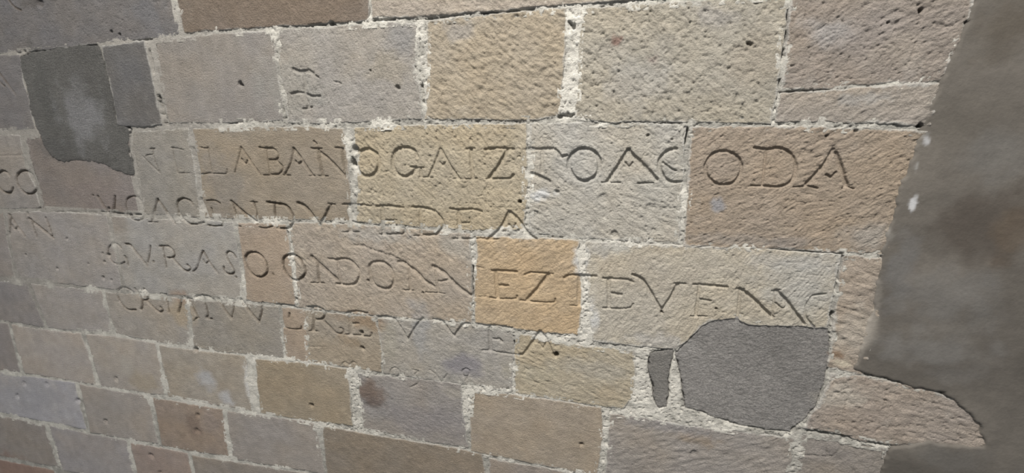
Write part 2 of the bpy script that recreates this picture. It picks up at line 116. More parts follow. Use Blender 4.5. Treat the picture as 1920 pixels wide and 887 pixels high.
 dict(top=[(-3.4149, -0.0236), (-3.0549, -0.0236)],bottom=[(-3.4149, -0.3428), (-3.0549, -0.3428)],left=[],right=[],cell=0.01000,px=0.00300,col=(0.2118, 0.1954, 0.183),tool=(30,0.0006,0.016,0.0006),lime=0.35,off=0,label=None),
 dict(top=[(-3.9149, -0.0236), (-3.4269, -0.0236)],bottom=[(-3.9149, -0.3428), (-3.4269, -0.3428)],left=[],right=[],cell=0.01000,px=0.00300,col=(0.1863, 0.1804, 0.173),tool=(30,0.0006,0.016,0.0006),lime=0.35,off=0,label=None),
 dict(top=[(-3.7194, -0.3548), (-3.2194, -0.3548)],bottom=[(-3.7194, -0.6587), (-3.2194, -0.6587)],left=[],right=[],cell=0.01000,px=0.00300,col=(0.1863, 0.1804, 0.173),tool=(30,0.0006,0.016,0.0006),lime=0.35,off=0,label=None),
 dict(top=[(-4.2194, -0.3548), (-3.7314, -0.3548)],bottom=[(-4.2194, -0.6587), (-3.7314, -0.6587)],left=[],right=[],cell=0.01000,px=0.00300,col=(0.1918, 0.181, 0.1736),tool=(30,0.0006,0.016,0.0006),lime=0.35,off=0,label=None),
 dict(top=[(-3.8257, -0.6707), (-3.3657, -0.6707)],bottom=[(-3.8257, -0.881), (-3.3657, -0.881)],left=[],right=[],cell=0.01000,px=0.00300,col=(0.1918, 0.181, 0.1736),tool=(30,0.0006,0.016,0.0006),lime=0.35,off=0,label=None),
 dict(top=[(-4.3257, -0.6707), (-3.8377, -0.6707)],bottom=[(-4.3257, -0.881), (-3.8377, -0.881)],left=[],right=[],cell=0.01000,px=0.00300,col=(0.1729, 0.1672, 0.1645),tool=(30,0.0006,0.016,0.0006),lime=0.35,off=0,label=None),
 dict(top=[(-3.9507, -0.893), (-3.5707, -0.893)],bottom=[(-3.9507, -1.178), (-3.5707, -1.178)],left=[],right=[],cell=0.01000,px=0.00300,col=(0.1729, 0.1672, 0.1645),tool=(30,0.0006,0.016,0.0006),lime=0.35,off=0,label=None),
 dict(top=[(-4.4507, -0.893), (-3.9627, -0.893)],bottom=[(-4.4507, -1.178), (-3.9627, -1.178)],left=[],right=[],cell=0.01000,px=0.00300,col=(0.2118, 0.1954, 0.183),tool=(30,0.0006,0.016,0.0006),lime=0.35,off=0,label=None),
 dict(top=[(-4.2311, -1.19), (-3.7111, -1.19)],bottom=[(-4.2311, -1.4537), (-3.7111, -1.4537)],left=[],right=[],cell=0.01000,px=0.00300,col=(0.2118, 0.1954, 0.183),tool=(30,0.0006,0.016,0.0006),lime=0.35,off=0,label=None),
 dict(top=[(-4.7311, -1.19), (-4.2431, -1.19)],bottom=[(-4.7311, -1.4537), (-4.2431, -1.4537)],left=[],right=[],cell=0.01000,px=0.00300,col=(0.1863, 0.1804, 0.173),tool=(30,0.0006,0.016,0.0006),lime=0.35,off=0,label=None),
 dict(top=[(-4.3187, -1.4657), (-3.8787, -1.4657)],bottom=[(-4.3187, -1.7051), (-3.8787, -1.7051)],left=[],right=[],cell=0.01000,px=0.00300,col=(0.1863, 0.1804, 0.173),tool=(30,0.0006,0.016,0.0006),lime=0.35,off=0,label=None),
 dict(top=[(-4.8187, -1.4657), (-4.3307, -1.4657)],bottom=[(-4.8187, -1.7051), (-4.3307, -1.7051)],left=[],right=[],cell=0.01000,px=0.00300,col=(0.1918, 0.181, 0.1736),tool=(30,0.0006,0.016,0.0006),lime=0.35,off=0,label=None),
 dict(top=[(-3.2, 0.9482), (-2.712, 0.9482)],bottom=[(-3.2, 0.6482), (-2.712, 0.6482)],left=[],right=[],cell=0.01000,px=0.00300,col=(0.319, 0.2927, 0.2542),tool=(30,0.0006,0.016,0.0006),lime=0.35,off=0,label=None),
 dict(top=[(-2.7, 0.9482), (-2.292, 0.9482)],bottom=[(-2.7, 0.6482), (-2.292, 0.6482)],left=[],right=[],cell=0.01000,px=0.00300,col=(0.276, 0.2574, 0.2324),tool=(30,0.0006,0.016,0.0006),lime=0.35,off=0,label=None),
 dict(top=[(-2.28, 0.9482), (-1.742, 0.9482)],bottom=[(-2.28, 0.6482), (-1.742, 0.6482)],left=[],right=[],cell=0.01000,px=0.00300,col=(0.3632, 0.3215, 0.2626),tool=(30,0.0006,0.016,0.0006),lime=0.35,off=0,label=None),
 dict(top=[(-1.73, 0.9482), (-1.272, 0.9482)],bottom=[(-1.73, 0.6482), (-1.272, 0.6482)],left=[],right=[],cell=0.01000,px=0.00300,col=(0.319, 0.2927, 0.2542),tool=(30,0.0006,0.016,0.0006),lime=0.35,off=0,label=None),
 dict(top=[(-1.26, 0.9482), (-0.672, 0.9482)],bottom=[(-1.26, 0.6482), (-0.672, 0.6482)],left=[],right=[],cell=0.01000,px=0.00300,col=(0.276, 0.2574, 0.2324),tool=(30,0.0006,0.016,0.0006),lime=0.35,off=0,label=None),
 dict(top=[(-0.66, 0.9482), (-0.272, 0.9482)],bottom=[(-0.66, 0.6482), (-0.272, 0.6482)],left=[],right=[],cell=0.01000,px=0.00300,col=(0.3632, 0.3215, 0.2626),tool=(30,0.0006,0.016,0.0006),lime=0.35,off=0,label=None),
 dict(top=[(-0.26, 0.9482), (0.248, 0.9482)],bottom=[(-0.26, 0.6482), (0.248, 0.6482)],left=[],right=[],cell=0.01000,px=0.00300,col=(0.319, 0.2927, 0.2542),tool=(30,0.0006,0.016,0.0006),lime=0.35,off=0,label=None),
 dict(top=[(0.26, 0.9482), (0.748, 0.9482)],bottom=[(0.26, 0.6482), (0.748, 0.6482)],left=[],right=[],cell=0.01000,px=0.00300,col=(0.276, 0.2574, 0.2324),tool=(30,0.0006,0.016,0.0006),lime=0.35,off=0,label=None),
 dict(top=[(0.76, 0.9482), (1.198, 0.9482)],bottom=[(0.76, 0.6482), (1.198, 0.6482)],left=[],right=[],cell=0.01000,px=0.00300,col=(0.3632, 0.3215, 0.2626),tool=(30,0.0006,0.016,0.0006),lime=0.35,off=0,label=None),
 dict(top=[(-1.1005, -1.4274), (-0.6125, -1.4274)],bottom=[(-1.1005, -1.7214), (-0.6125, -1.7214)],left=[],right=[],cell=0.01000,px=0.00300,col=(0.2189, 0.2022, 0.1798),tool=(30,0.0006,0.016,0.0006),lime=0.35,off=0,label=None),
 dict(top=[(-0.6005, -1.4274), (-0.1925, -1.4274)],bottom=[(-0.6005, -1.7214), (-0.1925, -1.7214)],left=[],right=[],cell=0.01000,px=0.00300,col=(0.2303, 0.2028, 0.166),tool=(30,0.0006,0.016,0.0006),lime=0.35,off=0,label=None),
 dict(top=[(-0.1805, -1.4274), (0.3575, -1.4274)],bottom=[(-0.1805, -1.7214), (0.3575, -1.7214)],left=[],right=[],cell=0.01000,px=0.00300,col=(0.2044, 0.1883, 0.1761),tool=(30,0.0006,0.016,0.0006),lime=0.35,off=0,label=None),
 dict(top=[(0.3695, -1.4274), (0.8275, -1.4274)],bottom=[(0.3695, -1.7214), (0.8275, -1.7214)],left=[],right=[],cell=0.01000,px=0.00300,col=(0.2189, 0.2022, 0.1798),tool=(30,0.0006,0.016,0.0006),lime=0.35,off=0,label=None)]

LETTERS = [
 ('N',[([(-1.6721, -0.0642), (-1.6709, -0.1113), (-1.6589, -0.1509)], 0.00667, 0.0045), ([(-1.729, -0.0895), (-1.69, -0.1248), (-1.6593, -0.1523)], 0.00583, 0.0045), ([(-1.714, -0.092), (-1.702, -0.0858), (-1.6775, -0.0846)], 0.0049, 0.0045), ([(-1.6839, -0.0637), (-1.6634, -0.0636)], 0.00661, 0.0045)],0.35),
 ('T',[([(-1.5792, -0.0637), (-1.5778, -0.105), (-1.5736, -0.1494)], 0.0061, 0.0045), ([(-1.5816, -0.0599), (-1.5491, -0.0623), (-1.5306, -0.0673)], 0.00601, 0.0045), ([(-1.574, -0.1507), (-1.5205, -0.1498)], 0.00481, 0.0045)],0.35),
 ('L',[([(-1.4824, -0.0632), (-1.4838, -0.1117), (-1.4857, -0.1557)], 0.00897, 0.00807), ([(-1.4964, -0.0608), (-1.4808, -0.0632)], 0.00634, 0.0065), ([(-1.4854, -0.1544), (-1.4457, -0.151)], 0.00473, 0.0065)],0.35),
 ('L',[([(-1.4173, -0.0579), (-1.4192, -0.1033), (-1.419, -0.1467)], 0.00588, 0.0045), ([(-1.4537, -0.0568), (-1.4353, -0.0605), (-1.4163, -0.0604)], 0.00584, 0.0045), ([(-1.4454, -0.1497), (-1.4068, -0.149), (-1.3593, -0.1494), (-1.3512, -0.1328)], 0.0059, 0.0045)],0.35),
 ('A',[([(-1.2763, -0.0573), (-1.3016, -0.1094), (-1.3194, -0.1449)], 0.00531, 0.0065), ([(-1.2763, -0.0573), (-1.2432, -0.1062), (-1.212, -0.1505)], 0.00767, 0.0069), ([(-1.2808, -0.0968), (-1.2686, -0.1128), (-1.2589, -0.1015)], 0.00487, 0.0065)],0.35),
 ('B',[([(-1.2023, -0.0565), (-1.1735, -0.0605), (-1.1471, -0.0597), (-1.1305, -0.0735), (-1.1285, -0.0879), (-1.1416, -0.0973), (-1.174, -0.0981)], 0.00785, 0.00707), ([(-1.1392, -0.1001), (-1.1213, -0.1157), (-1.1176, -0.1291), (-1.1379, -0.1461), (-1.1735, -0.1473)], 0.00752, 0.00677), ([(-1.1741, -0.0641), (-1.174, -0.0981), (-1.1735, -0.1473)], 0.00595, 0.0065), ([(-1.2011, -0.1515), (-1.1386, -0.1503)], 0.00481, 0.0065)],0.35),
 ('A',[([(-1.0639, -0.06), (-1.0824, -0.1067), (-1.1116, -0.1461)], 0.00777, 0.007), ([(-1.0639, -0.06), (-1.0425, -0.0871), (-1.024, -0.1156), (-1.0032, -0.1477)], 0.00959, 0.00863), ([(-1.0616, -0.1017), (-1.0517, -0.1112), (-1.0358, -0.099)], 0.00771, 0.00694), ([(-1.118, -0.1499), (-1.089, -0.1498)], 0.00513, 0.0065), ([(-1.0148, -0.1503), (-0.9922, -0.1499)], 0.00501, 0.0065)],0.35),
 ('N',[([(-0.9694, -0.0619), (-0.9668, -0.1053), (-0.9626, -0.1469)], 0.01227, 0.0088), ([(-0.9937, -0.0585), (-0.9554, -0.0595)], 0.00748, 0.00673), ([(-0.9609, -0.07), (-0.9199, -0.1024), (-0.873, -0.1523)], 0.00934, 0.00691), ([(-0.8786, -0.0603), (-0.8783, -0.1042), (-0.8736, -0.1464)], 0.01016, 0.00752), ([(-0.9036, -0.0569), (-0.8743, -0.058)], 0.00732, 0.0058), ([(-0.9782, -0.1496), (-0.9422, -0.1496)], 0.00572, 0.0058), ([(-0.9811, -0.0364), (-0.9727, -0.0456)], 0.00745, 0.00671)],0.35),
 ('O',[([(-0.749, -0.1037), (-0.7517, -0.1159), (-0.7576, -0.1272), (-0.7663, -0.1367), (-0.7769, -0.1436), (-0.7887, -0.1473), (-0.8008, -0.1476), (-0.812, -0.1443), (-0.8215, -0.1377), (-0.8285, -0.1283), (-0.8323, -0.1171), (-0.8327, -0.1048), (-0.8297, -0.0925), (-0.8236, -0.0812), (-0.8148, -0.0719), (-0.8041, -0.0652), (-0.7923, -0.0617), (-0.7805, -0.0617), (-0.7695, -0.065), (-0.7603, -0.0715), (-0.7534, -0.0806), (-0.7496, -0.0916), (-0.749, -0.1037)], 0.01445, 0.0088)],0),
 ('dot',[([(-0.7433, -0.136), (-0.7196, -0.1292)], 0.00897, 0.003)],0),
 ('G',[([(-0.6159, -0.0836), (-0.6264, -0.0629), (-0.6565, -0.0551), (-0.6846, -0.0632), (-0.6997, -0.0875), (-0.7001, -0.1188), (-0.6852, -0.1391), (-0.6596, -0.1458), (-0.6329, -0.1334), (-0.6216, -0.1192)], 0.01309, 0.0088), ([(-0.6401, -0.1142), (-0.5944, -0.1172)], 0.0078, 0.0058), ([(-0.6062, -0.1174), (-0.6062, -0.1448)], 0.01042, 0.00771)],0),
 ('A',[([(-0.5363, -0.0603), (-0.5584, -0.1044), (-0.5808, -0.1449)], 0.00851, 0.0063), ([(-0.5363, -0.0603), (-0.509, -0.1068), (-0.4813, -0.1475)], 0.01092, 0.00808), ([(-0.6114, -0.1461), (-0.5674, -0.1468)], 0.00694, 0.0058), ([(-0.501, -0.1488), (-0.4666, -0.1487)], 0.00591, 0.0058), ([(-0.5399, -0.0996), (-0.5304, -0.1077), (-0.5234, -0.0994)], 0.00845, 0.00625)],0),
 ('I',[([(-0.4381, -0.0598), (-0.4378, -0.1028), (-0.4352, -0.1465)], 0.01236, 0.0088), ([(-0.4523, -0.0584), (-0.4269, -0.0568)], 0.00814, 0.00602), ([(-0.4618, -0.1492), (-0.4199, -0.1471)], 0.00585, 0.0058), ([(-0.4403, -0.0296), (-0.4372, -0.0331)], 0.00808, 0.00598)],0),
 ('Z',[([(-0.3925, -0.0595), (-0.3554, -0.0559), (-0.3067, -0.0585)], 0.00954, 0.00706), ([(-0.3249, -0.0606), (-0.3499, -0.1046), (-0.3818, -0.1439)], 0.01288, 0.0088), ([(-0.3913, -0.1471), (-0.3442, -0.1455), (-0.3149, -0.1431), (-0.3071, -0.1329)], 0.00811, 0.006)],0),
 ('T',[([(-0.2659, -0.0583), (-0.2246, -0.0578), (-0.1839, -0.0584), (-0.1692, -0.0781)], 0.01072, 0.0065), ([(-0.2216, -0.0629), (-0.221, -0.1231)], 0.01084, 0.0065), ([(-0.1691, -0.0795), (-0.1506, -0.0751)], 0.00909, 0.0065), ([(-0.2507, -0.1295), (-0.2238, -0.1392), (-0.2014, -0.1504)], 0.01414, 0.0065)],0),
 ('O',[([(-0.0565, -0.1001), (-0.0577, -0.1129), (-0.0623, -0.1247), (-0.07, -0.1347), (-0.0801, -0.142), (-0.0919, -0.146), (-0.1044, -0.1463), (-0.1166, -0.1428), (-0.1274, -0.1359), (-0.136, -0.1261), (-0.1415, -0.1142), (-0.1437, -0.1013), (-0.1422, -0.0883), (-0.1373, -0.0765), (-0.1294, -0.0667), (-0.1191, -0.0597), (-0.1074, -0.056), (-0.0951, -0.056), (-0.0832, -0.0595), (-0.0727, -0.0663), (-0.0643, -0.0759), (-0.0588, -0.0874), (-0.0565, -0.1001)], 0.01274, 0.0088)],0),
 ('A',[([(0.0196, -0.0587), (0.0013, -0.0916), (-0.0315, -0.1465)], 0.01312, 0.01012), ([(0.0228, -0.0668), (0.0607, -0.1018), (0.0975, -0.1381)], 0.01576, 0.01012), ([(-0.048, -0.1497), (0.0016, -0.1486)], 0.00595, 0.0058), ([(0.0504, -0.1494), (0.0903, -0.1479)], 0.00579, 0.00667), ([(0.0135, -0.0928), (0.0236, -0.1037), (0.0323, -0.0926)], 0.00578, 0.00667)],0),
 ('G',[([(0.1428, -0.0549), (0.1191, -0.0622), (0.1041, -0.085), (0.1044, -0.1066), (0.118, -0.1322), (0.1397, -0.1446), (0.1628, -0.1435)], 0.01054, 0.00897), ([(0.1123, -0.0916), (0.1315, -0.1062), (0.1475, -0.114)], 0.00702, 0.00667)],0),
 ('O',[([(0.3086, -0.1035), (0.3083, -0.116), (0.3044, -0.1276), (0.2974, -0.1374), (0.2877, -0.1445), (0.2761, -0.1484), (0.2635, -0.1487), (0.2511, -0.1454), (0.2397, -0.1387), (0.2304, -0.1291), (0.224, -0.1175), (0.221, -0.1048), (0.2216, -0.0922), (0.2258, -0.0806), (0.2331, -0.071), (0.2429, -0.0641), (0.2545, -0.0605), (0.2669, -0.0604), (0.2791, -0.0638), (0.2901, -0.0705), (0.2992, -0.0798), (0.3055, -0.0911), (0.3086, -0.1035)], 0.00875, 0.00745)],0),
 ('D',[([(0.3338, -0.0507), (0.3646, -0.0551), (0.3895, -0.0517), (0.4135, -0.0616), (0.4306, -0.084), (0.436, -0.1142), (0.4262, -0.1395), (0.3998, -0.1505), (0.3715, -0.1492)], 0.00903, 0.00768), ([(0.3615, -0.0581), (0.3623, -0.1027), (0.3631, -0.1481)], 0.00653, 0.00667), ([(0.3383, -0.1492), (0.3739, -0.1496)], 0.00598, 0.00667)],0),
 ('A',[([(0.5125, -0.0556), (0.4948, -0.0982), (0.4643, -0.143)], 0.01065, 0.00906), ([(0.518, -0.0633), (0.536, -0.1025), (0.5541, -0.1421)], 0.01113, 0.00947), ([(0.4367, -0.1496), (0.4728, -0.1471), (0.4916, -0.1525)], 0.00578, 0.00667), ([(0.5479, -0.151), (0.5547, -0.1458), (0.5708, -0.1512)], 0.00561, 0.00667), ([(0.5063, -0.1167), (0.5162, -0.1233), (0.5253, -0.1114)], 0.00625, 0.00667)],0),
 ('V',[([(-2.0022, -0.2514), (-1.9822, -0.2912), (-1.9587, -0.3326)], 0.01188, 0.01069), ([(-1.9113, -0.2472), (-1.9239, -0.2805), (-1.9429, -0.3144)], 0.01172, 0.01054)],0.75),
 ('O',[([(-1.8012, -0.2452), (-1.8305, -0.2461), (-1.8541, -0.2581), (-1.8654, -0.2841), (-1.8644, -0.3127), (-1.8478, -0.3321), (-1.8204, -0.3396), (-1.7884, -0.3296), (-1.7736, -0.309), (-1.7757, -0.2836), (-1.7843, -0.2558), (-1.8012, -0.2452)], 0.00765, 0.00688)],0.75),
 ('A',[([(-1.6994, -0.2517), (-1.7168, -0.2842), (-1.7323, -0.3158), (-1.7475, -0.3392)], 0.00939, 0.00845), ([(-1.6963, -0.2529), (-1.6681, -0.2935), (-1.6378, -0.3398)], 0.0116, 0.01044), ([(-1.7664, -0.3423), (-1.7194, -0.3413)], 0.00524, 0.0065)],0.75),
 ('dot',[([(-1.6201, -0.3133), (-1.6148, -0.3142)], 0.00806, 0.003)],0.75),
 ('G',[([(-1.5312, -0.2665), (-1.5444, -0.2507), (-1.5734, -0.2449), (-1.5997, -0.2552), (-1.6093, -0.2802), (-1.6022, -0.3076), (-1.5867, -0.3291), (-1.562, -0.3405), (-1.531, -0.3391), (-1.4961, -0.3333)], 0.00907, 0.00816), ([(-1.5461, -0.3163), (-1.5263, -0.3182), (-1.5277, -0.332)], 0.0068, 0.0065)],0.75),
 ('E',[([(-1.4897, -0.2448), (-1.4805, -0.2781), (-1.4705, -0.3157)], 0.01331, 0.011), ([(-1.4709, -0.2496), (-1.4311, -0.2469), (-1.406, -0.2588)], 0.00611, 0.0065), ([(-1.4489, -0.2769), (-1.4466, -0.3011)], 0.00574, 0.0065), ([(-1.4813, -0.3423), (-1.4184, -0.342), (-1.4065, -0.3238)], 0.00668, 0.0065)],0.75),
 ('N',[([(-1.3519, -0.2528), (-1.3433, -0.294), (-1.3416, -0.3324)], 0.00734, 0.00661), ([(-1.355, -0.2477), (-1.3086, -0.2857), (-1.2592, -0.3181)], 0.01026, 0.00923), ([(-1.2605, -0.2462), (-1.2518, -0.2765), (-1.2529, -0.3283)], 0.00845, 0.0076), ([(-1.2727, -0.2467), (-1.2425, -0.2473)], 0.00587, 0.0065), ([(-1.3541, -0.3383), (-1.3271, -0.3395)], 0.00567, 0.0065)],0.75),
 ('D',[([(-1.2004, -0.2459), (-1.1616, -0.2496), (-1.1234, -0.2549), (-1.1016, -0.2841), (-1.0983, -0.3058), (-1.1109, -0.325), (-1.1287, -0.3388), (-1.1718, -0.3365)], 0.00989, 0.0089), ([(-1.1725, -0.2566), (-1.1733, -0.2972), (-1.1695, -0.3346)], 0.00935, 0.00842), ([(-1.2486, -0.3385), (-1.2246, -0.3408), (-1.191, -0.3322)], 0.00637, 0.0065)],0.75),
 ('V',[([(-1.0719, -0.2448), (-1.0469, -0.2554), (-1.0211, -0.2874), (-0.9974, -0.3213)], 0.01402, 0.011), ([(-0.9452, -0.2468), (-0.9635, -0.2752), (-0.9953, -0.3195)], 0.01085, 0.00803), ([(-0.9539, -0.2429), (-0.9267, -0.2445)], 0.00777, 0.0058)],0.35),
 ('F',[([(-0.8976, -0.2435), (-0.8404, -0.2424), (-0.7932, -0.2445)], 0.00911, 0.00674), ([(-0.8731, -0.249), (-0.8745, -0.2877), (-0.878, -0.3336)], 0.01548, 0.0088), ([(-0.9048, -0.3383), (-0.8464, -0.3353)], 0.00587, 0.0058), ([(-0.8644, -0.3009), (-0.8257, -0.3066)], 0.00867, 0.00642)],0),
 ('E',[([(-0.7693, -0.2452), (-0.7244, -0.242), (-0.6759, -0.2474)], 0.01014, 0.0075), ([(-0.7508, -0.2508), (-0.7524, -0.2888), (-0.7524, -0.3369)], 0.01503, 0.0088), ([(-0.7458, -0.2923), (-0.7129, -0.2896)], 0.0084, 0.00622), ([(-0.711, -0.2744), (-0.7095, -0.3027)], 0.00557, 0.0058), ([(-0.7673, -0.3393), (-0.7081, -0.3362), (-0.6786, -0.3314), (-0.6735, -0.3169)], 0.00844, 0.00625)],0),
 ('D',[([(-0.6439, -0.2437), (-0.6044, -0.2438), (-0.5724, -0.2517), (-0.5476, -0.2721), (-0.5366, -0.2992), (-0.5514, -0.317), (-0.5651, -0.3302), (-0.6098, -0.3332)], 0.01078, 0.00798), ([(-0.6162, -0.2488), (-0.6166, -0.2921), (-0.618, -0.3299)], 0.00999, 0.00739), ([(-0.6436, -0.3376), (-0.61, -0.3367)], 0.00645, 0.0058)],0),
 ('F',[([(-0.5111, -0.2433), (-0.4797, -0.2466), (-0.4422, -0.2416), (-0.4101, -0.2483)], 0.00948, 0.00701), ([(-0.4861, -0.2498), (-0.4846, -0.2922), (-0.4854, -0.3322)], 0.01405, 0.0088), ([(-0.4781, -0.2882), (-0.4497, -0.2854)], 0.00785, 0.00581), ([(-0.4492, -0.2694), (-0.4436, -0.3085)], 0.00521, 0.0058), ([(-0.5056, -0.3395), (-0.4451, -0.3368), (-0.4012, -0.3322)], 0.00793, 0.00587)],0),
 ('A',[([(-0.3212, -0.2448), (-0.3394, -0.2824), (-0.3671, -0.3167), (-0.389, -0.3361)], 0.01104, 0.00817), ([(-0.3182, -0.2462), (-0.2917, -0.2714), (-0.2652, -0.3084), (-0.2388, -0.3277)], 0.0133, 0.0088), ([(-0.3215, -0.2845), (-0.3096, -0.2973), (-0.3006, -0.2806)], 0.00587, 0.0058), ([(-0.3982, -0.3366), (-0.3552, -0.3327)], 0.00691, 0.0058)],0),
 ('G',[([(-1.938, -0.4579), (-1.9564, -0.4423), (-1.984, -0.444), (-2.0125, -0.467), (-2.0161, -0.498), (-2.0038, -0.5219), (-1.9711, -0.5304), (-1.9381, -0.5173)], 0.00669, 0.0065), ([(-1.9293, -0.4938), (-1.9225, -0.5101), (-1.9228, -0.531)], 0.01025, 0.00922)],0.75),
 ('V',[([(-1.9135, -0.4398), (-1.8878, -0.4428), (-1.8573, -0.4815), (-1.8241, -0.5246)], 0.00955, 0.00859), ([(-1.7848, -0.4412), (-1.7975, -0.4746), (-1.8177, -0.512)], 0.00793, 0.00714)],0.75),
 ('dot',[([(-1.7872, -0.5054), (-1.7834, -0.5051)], 0.00995, 0.004)],0.75),
 ('R',[([(-1.7208, -0.4403), (-1.7234, -0.4787), (-1.7239, -0.5264)], 0.00733, 0.0066), ([(-1.7388, -0.4399), (-1.6948, -0.4372), (-1.6735, -0.452), (-1.671, -0.4708), (-1.6845, -0.482), (-1.7085, -0.4842)], 0.00822, 0.0074), ([(-1.6805, -0.4876), (-1.6591, -0.5098), (-1.6387, -0.5291), (-1.6181, -0.532), (-1.6045, -0.5192), (-1.6175, -0.5069)], 0.0087, 0.00783)],0.75),
 ('A',[([(-1.5283, -0.4443), (-1.5498, -0.4788), (-1.572, -0.5153), (-1.5952, -0.5324)], 0.0071, 0.0065), ([(-1.5255, -0.447), (-1.5064, -0.4845), (-1.4912, -0.5094), (-1.4738, -0.532)], 0.00888, 0.00799), ([(-1.5329, -0.4806), (-1.524, -0.4944), (-1.5075, -0.4817)], 0.00656, 0.0065)],0.75),
 ('S',[([(-1.3773, -0.4608), (-1.3859, -0.4467), (-1.4016, -0.4396), (-1.4165, -0.4471), (-1.4169, -0.4683), (-1.4028, -0.4936), (-1.3938, -0.516), (-1.4079, -0.5287), (-1.4272, -0.5285), (-1.4409, -0.5195), (-1.4414, -0.5029)], 0.00824, 0.00742)],0.75),
 ('dot',[([(-1.3913, -0.5384), (-1.389, -0.5402)], 0.00923, 0.004)],0.75),
 ('O',[([(-1.2958, -0.4352), (-1.2707, -0.4387), (-1.2514, -0.454), (-1.2405, -0.4756), (-1.2407, -0.4981), (-1.2534, -0.5184), (-1.2796, -0.5309), (-1.3047, -0.5257), (-1.3239, -0.5075), (-1.3323, -0.482), (-1.3318, -0.4593), (-1.3193, -0.4425), (-1.2958, -0.4352)], 0.00979, 0.00881)],0.75),
 ('dot',[([(-1.2205, -0.5127), (-1.2152, -0.5155)], 0.00994, 0.003)],0.75),
 ('O',[([(-1.152, -0.4395), (-1.1266, -0.4347), (-1.1028, -0.4394), (-1.0852, -0.4615), (-1.0769, -0.4891), (-1.0889, -0.5121), (-1.1199, -0.5315), (-1.144, -0.526), (-1.1622, -0.505), (-1.1685, -0.4768), (-1.165, -0.4545), (-1.152, -0.4395)], 0.01073, 0.00966)],0.75),
 ('N',[([(-1.0269, -0.4513), (-1.0246, -0.4852), (-1.0255, -0.526)], 0.01051, 0.00946), ([(-1.0436, -0.4355), (-1.0191, -0.4569), (-0.9855, -0.4854), (-0.9516, -0.5123)], 0.01458, 0.0088), ([(-1.057, -0.5334), (-1.0049, -0.5313)], 0.00681, 0.0065)],0.35),
 ('D',[([(-0.9763, -0.4386), (-0.943, -0.4394), (-0.9094, -0.4341), (-0.8781, -0.4471), (-0.8597, -0.4729), (-0.8606, -0.4973), (-0.8797, -0.5235), (-0.9136, -0.5309), (-0.9538, -0.5302)], 0.01123, 0.00831), ([(-0.9417, -0.4424), (-0.9403, -0.4789), (-0.9364, -0.525)], 0.01029, 0.00762)],0),
 ('dot',[([(-0.8297, -0.5071), (-0.8252, -0.5067)], 0.00807, 0.005)],0),
 ('O',[([(-0.8179, -0.4548), (-0.8022, -0.4403), (-0.7765, -0.4355), (-0.7519, -0.4412), (-0.735, -0.4636), (-0.7271, -0.4898), (-0.7328, -0.5143), (-0.7532, -0.5312), (-0.7817, -0.5306), (-0.8062, -0.5174), (-0.8166, -0.4909), (-0.8178, -0.4698), (-0.8179, -0.4548)], 0.01189, 0.0088)],0),
 ('N',[([(-0.7047, -0.432), (-0.6805, -0.4362), (-0.6456, -0.4599), (-0.6143, -0.4897), (-0.5852, -0.5065)], 0.01338, 0.0088), ([(-0.669, -0.447), (-0.6686, -0.4852), (-0.6694, -0.527)], 0.0087, 0.00644), ([(-0.6935, -0.5306), (-0.6563, -0.5295)], 0.00665, 0.0058), ([(-0.5733, -0.4516), (-0.5709, -0.4892), (-0.5676, -0.5241)], 0.0085, 0.00629)],0),
 ('A',[([(-0.58, -0.4383), (-0.5499, -0.4527), (-0.5189, -0.4792), (-0.4909, -0.5058), (-0.4541, -0.5264)], 0.01488, 0.0088), ([(-0.5634, -0.4885), (-0.5307, -0.4815)], 0.00844, 0.00625), ([(-0.6106, -0.5309), (-0.5432, -0.5294)], 0.00612, 0.0058)],0),
 ('I',[([(-0.4375, -0.4291), (-0.409, -0.4314)], 0.00897, 0.003), ([(-0.426, -0.4401), (-0.4282, -0.4844), (-0.4317, -0.5261)], 0.01092, 0.003), ([(-0.4422, -0.5323), (-0.3994, -0.5274)], 0.00644, 0.003)],0),
 ('E',[([(-0.3775, -0.4381), (-0.3413, -0.4354), (-0.2997, -0.436)], 0.01055, 0.00781), ([(-0.367, -0.4424), (-0.3644, -0.4859), (-0.3607, -0.5266)], 0.01344, 0.0088), ([(-0.3584, -0.4854), (-0.327, -0.4835)], 0.0098, 0.00725), ([(-0.3859, -0.5306), (-0.3457, -0.5311), (-0.3011, -0.5253), (-0.2968, -0.5157)], 0.00808, 0.00598)],0),
 ('Z',[([(-0.2718, -0.4441), (-0.2512, -0.4336), (-0.2134, -0.4334), (-0.1854, -0.4335)], 0.00854, 0.00632), ([(-0.1977, -0.4393), (-0.2286, -0.4829), (-0.262, -0.5244)], 0.01384, 0.0088), ([(-0.2847, -0.5299), (-0.225, -0.5301), (-0.1791, -0.5267), (-0.1752, -0.5147)], 0.00785, 0.00581)],0),
 ('T',[([(-0.1482, -0.4451), (-0.1332, -0.4343), (-0.103, -0.4313), (-0.0524, -0.4319)], 0.00993, 0.00735), ([(-0.1004, -0.4382), (-0.1006, -0.4801), (-0.1007, -0.5243)], 0.01671, 0.0088), ([(-0.1275, -0.5325), (-0.0877, -0.53)], 0.00679, 0.0058)],0),
 ('E',[([(-0.0316, -0.4359), (0.0004, -0.4349), (0.0378, -0.4351), (0.0531, -0.4423)], 0.0096, 0.00817), ([(-0.0167, -0.441), (-0.0134, -0.4821), (-0.0115, -0.5223)], 0.01225, 0.0088), ([(-0.006, -0.4815), (0.0232, -0.4836)], 0.00893, 0.0076), ([(-0.0274, -0.531), (0.014, -0.5295), (0.0501, -0.5234), (0.0589, -0.5107)], 0.00818, 0.00696)],0),
 ('V',[([(0.0535, -0.4188), (0.0796, -0.4307), (0.1091, -0.4733), (0.1393, -0.5234)], 0.01103, 0.00939), ([(0.1784, -0.4401), (0.1625, -0.481), (0.1407, -0.5223)], 0.0109, 0.00927), ([(0.1699, -0.4357), (0.1996, -0.4353)], 0.00687, 0.00667)],0),
